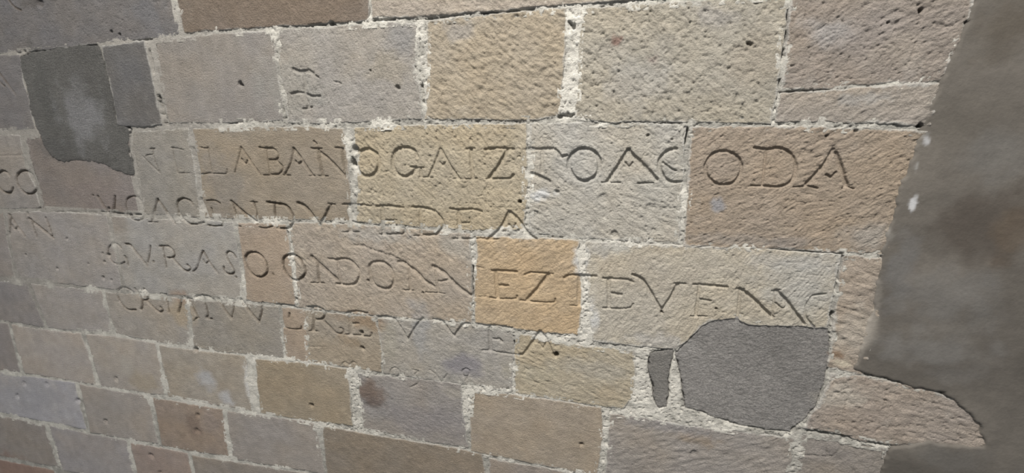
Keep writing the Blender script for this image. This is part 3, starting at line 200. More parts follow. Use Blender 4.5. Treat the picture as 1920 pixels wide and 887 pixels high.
 ('F',[([(0.221, -0.4345), (0.2449, -0.434), (0.2791, -0.4341), (0.309, -0.4352)], 0.00895, 0.00762), ([(0.2369, -0.4392), (0.2364, -0.4804), (0.2352, -0.527)], 0.00915, 0.00778), ([(0.2409, -0.4769), (0.2705, -0.4802)], 0.00757, 0.00667), ([(0.2216, -0.5321), (0.2644, -0.5277)], 0.0054, 0.00667)],0),
 ('N',[([(0.3433, -0.4391), (0.345, -0.4823), (0.3446, -0.5256)], 0.00961, 0.00818), ([(0.344, -0.4381), (0.3772, -0.4628), (0.4057, -0.49), (0.4324, -0.5134)], 0.01165, 0.00991), ([(0.4293, -0.439), (0.4305, -0.4741), (0.4322, -0.5113)], 0.00604, 0.00667), ([(0.3338, -0.4384), (0.3515, -0.4369)], 0.0073, 0.00667)],0),
 ('A',[([(0.4324, -0.4343), (0.4592, -0.4611), (0.4853, -0.4924), (0.5118, -0.5253)], 0.01067, 0.00908), ([(0.4358, -0.4707), (0.4548, -0.4842), (0.4641, -0.4709)], 0.00515, 0.00667), ([(0.4228, -0.4366), (0.4407, -0.4321)], 0.00639, 0.00667)],0),
 ('C',[([(0.5501, -0.4346), (0.526, -0.4391), (0.5151, -0.4545), (0.5097, -0.4841), (0.5169, -0.5099), (0.5395, -0.5327)], 0.00699, 0.00667)],0),
 ('mark',[([(-2.123, -0.648), (-2.0939, -0.654)], 0.01092, 0.004)],0.75),
 ('C',[([(-1.936, -0.6444), (-1.9606, -0.632), (-1.9923, -0.6347), (-2.0182, -0.6516), (-2.0219, -0.6816), (-2.0053, -0.7141), (-1.9788, -0.7307), (-1.9388, -0.7268)], 0.00964, 0.00868)],0.75),
 ('R',[([(-1.9147, -0.6322), (-1.8948, -0.6699), (-1.8953, -0.6993), (-1.9097, -0.7239)], 0.01056, 0.00951), ([(-1.8681, -0.6282), (-1.8516, -0.6412), (-1.8522, -0.6619), (-1.8712, -0.6761), (-1.8881, -0.6789)], 0.00939, 0.00845), ([(-1.8712, -0.6761), (-1.8431, -0.7026), (-1.814, -0.7248), (-1.7913, -0.7142), (-1.8007, -0.7027)], 0.00992, 0.00893)],0.75),
 ('I',[([(-1.7589, -0.6452), (-1.7563, -0.6736), (-1.7606, -0.7195)], 0.00975, 0.00877), ([(-1.7823, -0.6412), (-1.7526, -0.6398)], 0.00867, 0.0078)],0.75),
 ('A',[([(-1.6751, -0.6478), (-1.6934, -0.684), (-1.7115, -0.7187)], 0.01013, 0.00912), ([(-1.6644, -0.6427), (-1.6333, -0.6822), (-1.6118, -0.729)], 0.01052, 0.00947), ([(-1.6415, -0.7486), (-1.6235, -0.7322), (-1.606, -0.7284)], 0.00606, 0.0065)],0.75),
 ('T',[([(-1.5704, -0.6322), (-1.562, -0.6673), (-1.5601, -0.7114), (-1.5723, -0.7249), (-1.5448, -0.7269)], 0.00989, 0.0089), ([(-1.6075, -0.6416), (-1.5842, -0.6315), (-1.5427, -0.6317), (-1.5181, -0.6453)], 0.00977, 0.0088)],0.75),
 ('V',[([(-1.4955, -0.6353), (-1.4742, -0.6747), (-1.4482, -0.7139)], 0.0116, 0.01044), ([(-1.4122, -0.6334), (-1.4291, -0.6742), (-1.4473, -0.7138)], 0.00718, 0.0065)],0.75),
 ('V',[([(-1.3852, -0.6309), (-1.354, -0.6746), (-1.3181, -0.718)], 0.01131, 0.01018), ([(-1.2848, -0.6312), (-1.2958, -0.6649), (-1.3177, -0.716)], 0.00931, 0.00838)],0.75),
 ('E',[([(-1.2221, -0.6342), (-1.1667, -0.6322), (-1.1369, -0.6392)], 0.00945, 0.0085), ([(-1.2093, -0.6346), (-1.2124, -0.6821), (-1.2063, -0.7207)], 0.01258, 0.011), ([(-1.1724, -0.6645), (-1.1773, -0.6818)], 0.00817, 0.00735), ([(-1.2065, -0.7224), (-1.1814, -0.7282), (-1.1338, -0.7246), (-1.1279, -0.7137)], 0.00732, 0.00659)],0.75),
 ('R',[([(-1.091, -0.6315), (-1.0514, -0.6266), (-1.0244, -0.6347), (-1.0178, -0.6521), (-1.0329, -0.6734), (-1.069, -0.6789)], 0.01097, 0.00987), ([(-1.0705, -0.6377), (-1.0697, -0.6839), (-1.0789, -0.7252)], 0.01334, 0.011), ([(-1.0297, -0.6764), (-1.0046, -0.7002), (-0.9827, -0.721), (-0.9588, -0.7249), (-0.9485, -0.7105), (-0.9596, -0.7018)], 0.00963, 0.00713), ([(-1.0936, -0.7275), (-1.0575, -0.7262)], 0.00719, 0.0065)],0.35),
 ('E',[([(-0.9249, -0.6378), (-0.8867, -0.6275), (-0.8421, -0.631)], 0.01053, 0.00779), ([(-0.9155, -0.6384), (-0.9171, -0.684), (-0.9186, -0.7203)], 0.01288, 0.0088), ([(-0.9091, -0.6792), (-0.8832, -0.6748)], 0.01067, 0.0079), ([(-0.938, -0.7249), (-0.8966, -0.7217), (-0.8426, -0.722), (-0.8328, -0.7072)], 0.00944, 0.00699)],0),
 ('V',[([(-0.7999, -0.6403), (-0.7542, -0.637), (-0.731, -0.6504), (-0.6921, -0.7153)], 0.01109, 0.00821), ([(-0.6284, -0.6276), (-0.6538, -0.6567), (-0.691, -0.7152)], 0.00927, 0.00686)],0),
 ('V',[([(-0.589, -0.6281), (-0.5608, -0.6312), (-0.5408, -0.6569), (-0.5173, -0.6823)], 0.01096, 0.00811), ([(-0.46, -0.6296), (-0.4843, -0.6364), (-0.5166, -0.6822)], 0.01079, 0.00798)],0),
 ('E',[([(-0.4058, -0.6307), (-0.3591, -0.6256), (-0.3148, -0.629)], 0.00929, 0.00687), ([(-0.3909, -0.6402), (-0.3901, -0.6858), (-0.3901, -0.7197)], 0.01518, 0.0088), ([(-0.3832, -0.6772), (-0.3564, -0.6755)], 0.00943, 0.00698), ([(-0.4181, -0.7232), (-0.3874, -0.7194), (-0.3604, -0.7231), (-0.3171, -0.7229)], 0.00839, 0.00621)],0),
 ('A',[([(-0.2218, -0.6298), (-0.2453, -0.672), (-0.2711, -0.7135), (-0.2907, -0.7248)], 0.01176, 0.0087), ([(-0.2202, -0.6313), (-0.201, -0.6563), (-0.1846, -0.6956), (-0.1733, -0.7131)], 0.0101, 0.00747), ([(-0.2246, -0.6729), (-0.2117, -0.6886), (-0.2024, -0.6685)], 0.00616, 0.0058), ([(-0.3088, -0.7226), (-0.2808, -0.7246)], 0.00674, 0.0058)],0),
 ('O',[([(-0.7338, -0.8508), (-0.735, -0.8565), (-0.7376, -0.8619), (-0.7414, -0.8667), (-0.7462, -0.8704), (-0.7514, -0.8728), (-0.7568, -0.8735), (-0.7618, -0.8727), (-0.7661, -0.8702), (-0.7693, -0.8664), (-0.7711, -0.8616), (-0.7714, -0.8561), (-0.7702, -0.8503), (-0.7676, -0.8449), (-0.7637, -0.8401), (-0.7589, -0.8365), (-0.7537, -0.8342), (-0.7484, -0.8334), (-0.7434, -0.8343), (-0.7391, -0.8367), (-0.736, -0.8405), (-0.7342, -0.8453), (-0.7338, -0.8508)], 0.00732, 0.0042)],0),
 ('S',[([(-0.6801, -0.83), (-0.6597, -0.8357), (-0.6726, -0.8483), (-0.6601, -0.8707), (-0.6668, -0.8873), (-0.6966, -0.9056)], 0.00636, 0.0042)],0),
 ('V',[([(-0.6143, -0.8235), (-0.5929, -0.8378), (-0.5722, -0.8655)], 0.00745, 0.0042), ([(-0.5494, -0.8316), (-0.5715, -0.8654)], 0.007, 0.0042)],0),
 ('Q',[([(-0.465, -0.8121), (-0.4657, -0.8162), (-0.4675, -0.8201), (-0.4702, -0.8236), (-0.4737, -0.8263), (-0.4776, -0.828), (-0.4817, -0.8286), (-0.4856, -0.828), (-0.4889, -0.8262), (-0.4915, -0.8235), (-0.493, -0.8201), (-0.4935, -0.8161), (-0.4927, -0.812), (-0.4909, -0.808), (-0.4882, -0.8046), (-0.4847, -0.8019), (-0.4807, -0.8002), (-0.4767, -0.7997), (-0.4729, -0.8003), (-0.4695, -0.802), (-0.467, -0.8047), (-0.4654, -0.8081), (-0.465, -0.8121)], 0.00601, 0.0042), ([(-0.4733, -0.8282), (-0.4817, -0.8464)], 0.00604, 0.0042)],0),
 ('M',[([(-0.9722, -0.8536), (-0.9623, -0.8412), (-0.948, -0.8393), (-0.938, -0.85), (-0.9239, -0.8338), (-0.9098, -0.8374), (-0.907, -0.8474)], 0.00671, 0.0042)],0),
 ('C',[([(-2.4706, -0.1775), (-2.4865, -0.1612), (-2.5189, -0.1608), (-2.5472, -0.1812), (-2.5596, -0.2135), (-2.5502, -0.2353), (-2.5297, -0.2495), (-2.4969, -0.2494), (-2.4682, -0.2272)], 0.01027, 0.00924)],0.75),
 ('O',[([(-2.3957, -0.1583), (-2.3577, -0.1576), (-2.334, -0.177), (-2.3265, -0.2146), (-2.3374, -0.235), (-2.3754, -0.2518), (-2.4114, -0.2461), (-2.4329, -0.2195), (-2.4312, -0.1834), (-2.3957, -0.1583)], 0.01052, 0.00947)],0.75),
 ('A',[([(-2.5359, -0.3479), (-2.5518, -0.3915), (-2.5738, -0.4371)], 0.01017, 0.00915), ([(-2.5417, -0.3457), (-2.5143, -0.3897), (-2.4801, -0.4369)], 0.01121, 0.01009), ([(-2.5415, -0.391), (-2.529, -0.4096), (-2.5119, -0.392)], 0.00844, 0.0076)],0.75),
 ('N',[([(-2.4147, -0.3615), (-2.4112, -0.3943), (-2.4067, -0.4368)], 0.00991, 0.00892), ([(-2.4244, -0.3582), (-2.3671, -0.3968), (-2.311, -0.4382)], 0.01092, 0.00983), ([(-2.3243, -0.3506), (-2.3164, -0.3804), (-2.315, -0.4248)], 0.01025, 0.00923)],0.75),
 ('A',[([(-2.375, 0.2384), (-2.3338, 0.1775), (-2.3058, 0.1398)], 0.00963, 0.00866), ([(-2.3796, 0.1988), (-2.3726, 0.1866), (-2.355, 0.1732)], 0.00726, 0.00654)],0.75),
 ('C',[([(-2.2114, 0.469), (-2.1982, 0.4527), (-2.1817, 0.439), (-2.1606, 0.4314)], 0.00879, 0.004)],0.75),
 ('cross',[([(-0.9913, 0.1769), (-0.9901, 0.1405), (-0.9968, 0.1074), (-0.9865, 0.0832), (-0.9893, 0.0712)], 0.01167, 0.0065), ([(-1.026, 0.1875), (-1.0026, 0.1785), (-0.9706, 0.1808), (-0.9577, 0.1704)], 0.01412, 0.0065), ([(-1.0481, 0.1134), (-1.0203, 0.1175), (-0.996, 0.1134), (-0.9696, 0.1044), (-0.9408, 0.1038)], 0.0108, 0.0065), ([(-1.0101, 0.0655), (-0.9741, 0.0709)], 0.00909, 0.0065), ([(-0.947, 0.165), (-0.9376, 0.1605)], 0.007, 0.0065)],0)]

CRACKS = [
 ([(-0.8659, -0.3812), (-0.8275, -0.3845), (-0.7882, -0.3971), (-0.753, -0.4061), (-0.7105, -0.4183), (-0.7029, -0.4215), (-0.6801, -0.4311)],0.00775,0.00300),
 ([(-2.4915, -0.0957), (-2.3528, -0.0924)],0.00519,0.00200),
 ([(-1.0248, 0.3876), (-1.021, 0.3499), (-1.0159, 0.3194)],0.00425,0.00150),
 ([(-0.0931, -0.8737), (-0.0816, -0.9078), (-0.0803, -0.948), (-0.0814, -1.0203)],0.00300,0.00200),
 ([(-0.0848, -1.0252), (-0.086, -1.1016), (-0.0921, -1.1396)],0.00312,0.00150),
 ([(-1.1146, -0.7944), (-1.0278, -0.7859)],0.00455,0.00250),
 ([(-1.1696, -0.7834), (-1.1813, -0.8614)],0.00422,0.00200),
 ([(0.6247, -0.9029), (0.6302, -0.931), (0.6447, -0.928), (0.6573, -0.8965)],0.00309,0.00300),
 ([(0.5601, -0.9415), (0.6413, -0.9324)],0.00377,0.00300),
 ([(0.645, -0.9389), (0.6518, -0.9837)],0.00312,0.00250),
 ([(-0.8833, 0.1479), (-0.8577, 0.1393)],0.00518,0.00400),
 ([(-1.3101, -0.8832), (-1.267, -0.8937), (-1.2374, -0.9245)],0.00365,0.00150),
 ([(0.4503, -0.9789), (0.4758, -1.0081), (0.4876, -1.0443)],0.00266,0.00200),
 ([(0.1164, 0.3092), (0.1543, 0.303)],0.00123,0.00050)]

GAPS = [
 ([(-1.5937, 0.2683), (-1.5955, 0.1992)],0.00505,0.02500),
 ([(-1.5934, 0.1159), (-1.5921, 0.0743), (-1.5829, 0.0247)],0.01258,0.03000),
 ([(-1.7852, 0.0188), (-1.7628, 0.0072)],0.01772,0.02500),
 ([(0.37, 0.2688), (0.3709, 0.21), (0.3705, 0.1595)],0.00821,0.04000),
 ([(0.3707, 0.1127), (0.3716, 0.0687)],0.00306,0.02000),
 ([(0.3782, 0.0825), (0.4187, 0.0865), (0.4757, 0.0887)],0.00301,0.01200),
 ([(-0.1189, 0.0138), (-0.0677, 0.012)],0.00434,0.03000),
 ([(0.1644, -0.0022), (0.1642, -0.0311), (0.1612, -0.0423)],0.00678,0.03000),
 ([(0.574, -0.3265), (0.5748, -0.3629), (0.5745, -0.3925)],0.00465,0.03000),
 ([(0.5735, -0.4836), (0.5735, -0.5257)],0.01113,0.03500),
 ([(-0.4436, -0.429), (-0.4479, -0.5114)],0.00911,0.03000),
 ([(-0.4444, -0.5166), (-0.4466, -0.5317)],0.01478,0.04000),
 ([(-1.1331, -0.3481), (-1.1305, -0.3889), (-1.1329, -0.4187)],0.00631,0.02500),
 ([(-1.1309, -0.6021), (-1.1304, -0.6294)],0.00665,0.02000),
 ([(0.5726, -0.3882), (0.573, -0.4226)],0.00405,0.02000),
 ([(-1.1715, 0.1133), (-1.0998, 0.105)],0.00186,0.00500),
 ([(-1.0903, 0.0998), (-1.0826, 0.0578)],0.00371,0.01500),
 ([(-0.5861, 0.127), (-0.5837, 0.0814)],0.00486,0.02000),
 ([(-0.3092, -0.6759), (-0.311, -0.6876)],0.00744,0.02500),
 ([(-1.3075, 0.0259), (-1.2516, 0.0289)],0.00591,0.01400),
 ([(-2.241, 0.2918), (-2.0447, 0.2941)],0.00451,0.01000),
 ([(-1.6575, 0.3055), (-1.5745, 0.3047)],0.00399,0.01000),
 ([(-1.9988, -0.3093), (-1.8622, -0.3187), (-1.7929, -0.3138)],0.00536,0.01200),
 ([(-0.8738, 0.3186), (-0.8664, 0.3034)],0.00990,0.02000),
 ([(-0.5934, 0.3078), (-0.4628, 0.3096)],0.00451,0.01200),
 ([(-0.3999, 0.3125), (-0.2494, 0.3109)],0.00424,0.01400),
 ([(-0.7301, 0.3131), (-0.6608, 0.3118)],0.00472,0.01400),
 ([(-0.9878, 0.3132), (-0.8933, 0.3109)],0.00504,0.01000),
 ([(0.5689, -0.8558), (0.6566, -0.8574), (0.7102, -0.8649), (0.7685, -0.8677)],0.00601,0.01800),
 ([(-0.1715, 0.0331), (-0.1344, 0.037)],0.00878,0.01200),
 ([(-0.1538, 0.2763), (-0.1407, 0.2625)],0.00815,0.01500),
 ([(-0.8447, -0.0885), (-0.8394, -0.1123)],0.01280,0.03500),
 ([(-1.9845, -1.4084), (-1.9709, -1.4288)],0.01234,0.01000),
 ([(-2.689, -1.584), (-2.6951, -1.643)],0.01439,0.01400),
 ([(-2.4376, -1.2215), (-2.439, -1.2563)],0.01294,0.01000),
 ([(-1.6457, -0.6494), (-1.6255, -0.6544)],0.00995,0.01000),
 ([(0.3983, -0.3216), (0.5729, -0.3194)],0.00337,0.01000),
 ([(-2.2692, -0.3244), (-2.0291, -0.3148)],0.00386,0.00600),
 ([(-2.2247, 0.2609), (-2.2363, 0.1731)],0.00467,0.00600),
 ([(-0.0247, 0.0144), (0.1539, 0.0128)],0.00207,0.00800)]

HOLES = [
 (0.6362,0.2518,0.00580,0.03080),
 (-0.1697,-0.71,0.00995,0.03520),
 (0.1418,-0.5304,0.00489,0.02200),
 (0.2874,-0.5025,0.00366,0.01980),
 (-0.287,-0.2126,0.00646,0.02200),
 (-1.2393,0.1503,0.00937,0.01980),
 (-1.232,0.1433,0.00729,0.01760),
 (-0.8271,-0.507,0.00444,0.01540),
 (-0.6226,-0.5342,0.00468,0.01540),
 (0.2911,0.2008,0.00452,0.01320),
 (0.2974,0.198,0.00399,0.01100),
 (-1.1285,-1.0497,0.01073,0.01760),
 (-0.0777,-1.0259,0.00717,0.01540),
 (-0.0062,-0.3001,0.01533,0.00650),
 (-2.0161,-0.4943,0.01144,0.01760),
 (-2.0801,-0.5962,0.00887,0.01540),
 (-2.0489,-0.4873,0.00575,0.01100),
 (-2.0487,-0.5239,0.00637,0.01100),
 (-2.0352,-0.6044,0.00587,0.00880),
 (-2.2326,-0.4363,0.00649,0.00880),
 (-2.51,-0.5241,0.00632,0.00880),
 (-2.338,-0.5753,0.00804,0.01320),
 (-2.1431,-0.5398,0.00473,0.00880),
 (-1.6569,-0.8734,0.01295,0.01980),
 (-1.7505,0.3378,0.00674,0.01320),
 (-1.7148,0.3256,0.00670,0.01320),
 (-2.0552,0.4479,0.01643,0.00780),
 (0.6817,0.002,0.00625,0.03080),
 (-0.8766,-0.7715,0.00956,0.01760),
 (-0.7539,0.1747,0.00365,0.01100),
 (-0.8723,-0.7075,0.00941,0.01760),
 (0.0684,-0.0199,0.00460,0.00880),
 (0.1307,-0.0311,0.00453,0.00660),
 (-2.2921,-1.327,0.01410,0.01320),
 (-2.0552,-1.4719,0.01563,0.01320),
 (-2.7876,-1.2026,0.01500,0.00880),
 (-2.6239,-1.184,0.01455,0.00880),
 (-2.8646,-1.2831,0.01348,0.00880),
 (-2.4448,-1.2428,0.01426,0.01100),
 (-2.1559,-1.0841,0.01317,0.00880),
 (-2.0239,-1.5601,0.01053,0.00880),
 (-1.742,-1.2842,0.01585,0.01100),
 (-1.7229,-1.2002,0.01244,0.01100),
 (0.2699,-0.9921,0.01149,0.00520),
 (0.553,-0.0096,0.00524,0.00880),
 (0.5776,0.231,0.00358,0.00880),
 (0.7268,0.2223,0.00454,0.01100),
 (0.4922,-0.0221,0.00403,0.00660),
 (-0.832,-0.0613,0.01589,0.01560),
 (-0.4051,0.1073,0.01016,0.00390),
 (-0.5163,0.128,0.01389,0.00520),
 (-0.1749,-0.1805,0.00690,0.00660),
 (0.0894,-0.2256,0.01946,0.00390),
 (-0.0441,-0.1952,0.01670,0.00390),
 (-0.6668,0.1231,0.00905,0.00880),
 (-0.3509,-0.6808,0.00620,0.00660),
 (-1.9589,-0.2991,0.00814,0.01100),
 (-2.424,-0.3374,0.00720,0.01100),
 (-2.3407,-0.3091,0.00587,0.00880),
 (-2.0276,-0.2481,0.00545,0.00880)]

STAINS = [
 (-0.4849,-0.7832,0.0677,0.0438,(0.1529, 0.1478, 0.1758),0.6),
 (0.2603,-0.2043,0.0223,0.0195,(0.2142, 0.2258, 0.2523),0.7),
 (-0.0282,0.2227,0.0160,0.0133,(0.1518, 0.0909, 0.0751),0.8),
 (0.0688,0.1717,0.0157,0.0118,(0.1888, 0.1418, 0.1206),0.6),
 (0.025,0.1233,0.0810,0.0810,(0.2663, 0.2664, 0.2619),0.4),
 (-0.8426,-0.6669,0.0631,0.0379,(0.2255, 0.1601, 0.0986),0.6),
 (-0.927,-0.7499,0.0568,0.0262,(0.2193, 0.1642, 0.1041),0.5),
 (-1.6928,-0.7114,0.0713,0.0764,(0.3145, 0.2561, 0.1807),0.7),
 (-1.6896,-0.6421,0.0452,0.0301,(0.2569, 0.1819, 0.1341),0.6),
 (-0.8701,-0.9505,0.0587,0.0678,(0.1267, 0.0871, 0.0659),0.75),
 (-0.8518,-0.9929,0.0681,0.0227,(0.089, 0.0742, 0.0695),0.5),
 (-1.6382,-1.0112,0.0589,0.0643,(0.3705, 0.3858, 0.4175),0.6),
 (-1.5443,-1.0875,0.0374,0.0374,(0.4211, 0.4303, 0.4568),0.6),
 (-1.3933,-0.9227,0.0251,0.0401,(0.5866, 0.5921, 0.5948),0.9),
 (-1.4176,-0.9984,0.0205,0.0768,(0.539, 0.5386, 0.5306),0.7),
 (-0.2302,-0.19,0.0447,0.0223,(0.406, 0.4197, 0.4359),0.7),
 (-0.0985,-0.3873,0.0228,0.0488,(0.4312, 0.4352, 0.4335),0.85),
 (-0.063,-0.5742,0.0238,0.0577,(0.4414, 0.4449, 0.442),0.8),
 (0.0004,-0.3398,0.0469,0.0219,(0.3987, 0.3962, 0.3746),0.6),
 (-0.0528,-0.3512,0.0414,0.0318,(0.2989, 0.2953, 0.2832),0.5),
 (-0.1233,-0.6536,0.0881,0.0176,(0.4784, 0.4745, 0.4526),0.6),
 (-0.6461,-0.6597,0.0401,0.1204,(0.246, 0.2534, 0.2661),0.45),
 (-0.7639,-0.7303,0.0377,0.0839,(0.2772, 0.2633, 0.2181),0.4),
 (-0.8837,-0.6506,0.1269,0.0296,(0.1959, 0.1432, 0.1007),0.4),
 (-2.2662,-1.265,0.1893,0.1893,(0.2501, 0.2329, 0.2176),0.3),
 (-2.7531,-1.2566,0.2053,0.1027,(0.2868, 0.2833, 0.3004),0.6),
 (-1.7508,-1.2587,0.0460,0.0632,(0.1553, 0.1168, 0.0956),0.6),
 (-1.6457,-1.2132,0.0559,0.0838,(0.2523, 0.2153, 0.1972),0.5),
 (-2.0635,-1.0151,0.0465,0.0523,(0.3373, 0.3159, 0.2811),0.5),
 (-1.9907,-1.0839,0.0697,0.0581,(0.2893, 0.2453, 0.1828),0.6),
 (-1.9777,-0.2423,0.1713,0.0734,(0.1737, 0.1489, 0.1396),0.6),
 (-2.2446,-0.1743,0.0764,0.1528,(0.1464, 0.1301, 0.1206),0.4),
 (-1.9368,-0.3369,0.0545,0.0743,(0.1857, 0.1514, 0.1228),0.4),
 (-1.0559,0.1237,0.1457,0.1093,(0.2186, 0.217, 0.2025),0.5),
 (-0.707,0.1761,0.0984,0.0492,(0.2298, 0.2042, 0.1609),0.5),
 (-0.6304,0.2614,0.0627,0.0470,(0.1807, 0.1795, 0.1818),0.6),
 (-0.4645,0.2668,0.0597,0.0299,(0.204, 0.2072, 0.219),0.4),
 (-0.3393,0.2601,0.0866,0.0433,(0.2732, 0.2367, 0.186),0.4),
 (0.2068,0.2672,0.0486,0.0292,(0.2285, 0.2208, 0.2209),0.4),
 (0.316,0.1518,0.0610,0.0854,(0.2475, 0.2201, 0.1811),0.5),
 (0.1766,0.053,0.1581,0.0316,(0.265, 0.241, 0.1958),0.4),
 (0.4677,0.2167,0.0680,0.0453,(0.2417, 0.2409, 0.2445),0.5),
 (0.6155,0.1634,0.0658,0.0439,(0.2459, 0.2179, 0.1859),0.5),
 (0.5576,0.0648,0.0695,0.0162,(0.2626, 0.2615, 0.255),0.5),
 (-1.3753,-0.1954,0.0850,0.1275,(0.1833, 0.1723, 0.1604),0.5),
 (-1.0377,-0.0277,0.1696,0.0377,(0.1831, 0.1544, 0.1205),0.45),
 (0.102,-0.2025,0.0729,0.0875,(0.2973, 0.2913, 0.2696),0.4),
 (-0.0933,-0.0871,0.0895,0.0746,(0.282, 0.2815, 0.2711),0.4),
 (0.3035,-0.2987,0.1274,0.0198,(0.2087, 0.1938, 0.1783),0.45),
 (0.4464,-0.298,0.0542,0.0190,(0.1733, 0.1611, 0.1537),0.5),
 (0.6121,-0.2673,0.0510,0.0382,(0.2719, 0.2623, 0.2446),0.5),
 (0.4887,-0.4222,0.0974,0.0696,(0.3167, 0.3148, 0.3008),0.6),
 (0.4533,-0.3493,0.1237,0.0275,(0.2817, 0.2826, 0.2777),0.5),
 (0.1187,-0.4373,0.1400,0.0778,(0.2893, 0.2612, 0.2189),0.5),
 (0.147,-0.6212,0.0976,0.0260,(0.3159, 0.3077, 0.2987),0.6),
 (-0.9632,-0.5866,0.2546,0.0424,(0.2944, 0.256, 0.2118),0.45),
 (-0.7911,-0.3416,0.1536,0.0269,(0.2826, 0.2809, 0.2687),0.5),
 (-0.489,-0.3785,0.0720,0.0540,(0.294, 0.2872, 0.2644),0.5),
 (-0.2427,-0.7837,0.1127,0.0376,(0.3062, 0.281, 0.22),0.5),
 (0.0002,-0.8255,0.0714,0.0357,(0.3085, 0.2557, 0.1792),0.5),
 (-0.0702,-0.7403,0.1422,0.0356,(0.2876, 0.2742, 0.2443),0.5),
 (-0.6381,-1.036,0.1751,0.0657,(0.1896, 0.1764, 0.1801),0.5),
 (-0.5387,-0.8992,0.0622,0.0249,(0.2848, 0.2646, 0.2286),0.5),
 (0.2808,-0.9412,0.0685,0.0274,(0.2191, 0.1695, 0.1176),0.55),
 (0.1843,-0.9106,0.1394,0.0279,(0.1991, 0.191, 0.1953),0.5),
 (0.1134,-1.0644,0.1108,0.0739,(0.2045, 0.19, 0.1802),0.4),
 (0.6361,-0.7259,0.0730,0.0438,(0.3903, 0.3672, 0.324),0.5),
 (0.7945,-0.7672,0.1130,0.0565,(0.2692, 0.2327, 0.2018),0.5),
 (0.7273,-0.8129,0.0438,0.0438,(0.2688, 0.227, 0.1966),0.4),
 (0.6048,-0.6065,0.0199,0.0114,(0.2032, 0.1345, 0.085),0.8),
 (0.6215,-0.6319,0.0257,0.0114,(0.4481, 0.4069, 0.3245),0.7),
 (0.6309,-0.5318,0.0414,0.0827,(0.3282, 0.3029, 0.2669),0.5),
 (-3.1137,-1.7708,0.2362,0.1181,(0.2307, 0.1489, 0.1196),0.5),
 (-2.0356,-1.4826,0.0946,0.0630,(0.2359, 0.1886, 0.1693),0.5),
 (-1.9899,0.0612,0.1148,0.1378,(0.2025, 0.203, 0.2102),0.8),
 (-2.1456,0.1705,0.0556,0.1391,(0.0792, 0.0799, 0.0764),0.5),
 (-2.1762,-0.0681,0.1228,0.0491,(0.0848, 0.0854, 0.0847),0.4),
 (-1.9488,0.1837,0.1329,0.0886,(0.1207, 0.1169, 0.1118),0.4),
 (0.7006,-0.0311,0.0080,0.0160,(0.3016, 0.3065, 0.3179),0.85),
 (0.7,-0.1845,0.0084,0.0217,(0.3473, 0.353, 0.3659),0.9),
 (0.6899,-0.0939,0.0035,0.0117,(0.2195, 0.2162, 0.2107),0.7),
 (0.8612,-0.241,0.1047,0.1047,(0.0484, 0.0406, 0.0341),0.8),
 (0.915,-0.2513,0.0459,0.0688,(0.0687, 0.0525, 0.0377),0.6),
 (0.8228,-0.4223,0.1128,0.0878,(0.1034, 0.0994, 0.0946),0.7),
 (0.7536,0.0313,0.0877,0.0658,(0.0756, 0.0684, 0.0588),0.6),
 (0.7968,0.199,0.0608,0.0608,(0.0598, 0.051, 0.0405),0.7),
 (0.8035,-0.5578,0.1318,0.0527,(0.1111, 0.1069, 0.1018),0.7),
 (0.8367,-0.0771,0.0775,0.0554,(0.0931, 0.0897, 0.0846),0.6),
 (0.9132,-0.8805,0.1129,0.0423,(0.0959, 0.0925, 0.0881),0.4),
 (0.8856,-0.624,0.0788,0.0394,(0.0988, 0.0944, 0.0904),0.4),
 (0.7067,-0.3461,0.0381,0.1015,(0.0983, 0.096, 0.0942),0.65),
 (0.664,-0.4369,0.0132,0.0662,(0.2082, 0.1929, 0.1733),0.3),
 (-1.4219,0.367,0.0750,0.0750,(0.1544, 0.131, 0.103),0.1),
 (-2.094,0.4522,0.0645,0.0172,(0.0656, 0.0594, 0.0553),0.7),
 (-2.1714,0.3949,0.1330,0.0665,(0.1366, 0.1254, 0.1185),0.4),
 (-1.5671,0.3759,0.0775,0.0581,(0.1187, 0.1215, 0.1335),0.5)]

WHITE = [
 (-0.1453,0.1696,0.0420,0.1541),
 (-0.0959,-0.3705,0.0356,0.0648),
 (-0.0695,-0.5749,0.0425,0.0850),
 (-0.1066,-0.6516,0.1227,0.0280),
 (0.1006,-0.7351,0.0340,0.1359),
 (0.1912,-0.7587,0.0234,0.1168),
 (0.1981,-0.885,0.1724,0.0345),
 (-1.4031,-0.948,0.0404,0.1262),
 (-0.9366,-0.9837,0.0416,0.1385),
 (-1.4052,-1.1329,0.1049,0.0262),
 (-1.1008,-1.1344,0.1975,0.0247),
 (-0.007,-0.9652,0.0260,0.1113),
 (-0.488,-0.9877,0.0335,0.1255),
 (-0.2631,0.0018,0.0122,0.0305),
 (0.3737,0.0432,0.0199,0.0434),
 (-0.0972,0.0237,0.0722,0.0173),
 (-0.4436,-0.429,0.0180,0.0901),
 (-1.9933,-0.4387,0.0256,0.1279),
 (-0.8454,-0.0953,0.0219,0.1097),
 (0.1715,-0.2299,0.0173,0.0865),
 (0.0374,-0.3295,0.1234,0.0185),
 (-0.3158,-0.875,0.1173,0.0196),
 (0.036,-0.878,0.0718,0.0179),
 (-1.3466,-0.5362,0.0183,0.1370),
 (-1.6224,-1.1309,0.1641,0.0274),
 (-2.0193,-1.421,0.1865,0.0311),
 (-1.8485,-0.8849,0.2177,0.0218),
 (-2.5579,-1.419,0.2044,0.0273),
 (-0.2406,-1.1271,0.2451,0.0245),
 (-0.8103,-0.778,0.0171,0.0857),
 (-0.3079,-0.7731,0.0152,0.0951),
 (-1.1216,-0.539,0.0174,0.0870),
 (-2.6146,-0.8976,0.2511,0.0251),
 (-2.749,-0.9681,0.0390,0.1301),
 (-2.3013,-1.2709,1.0488,0.3496),
 (-1.528,-0.9413,0.5170,0.1551)]

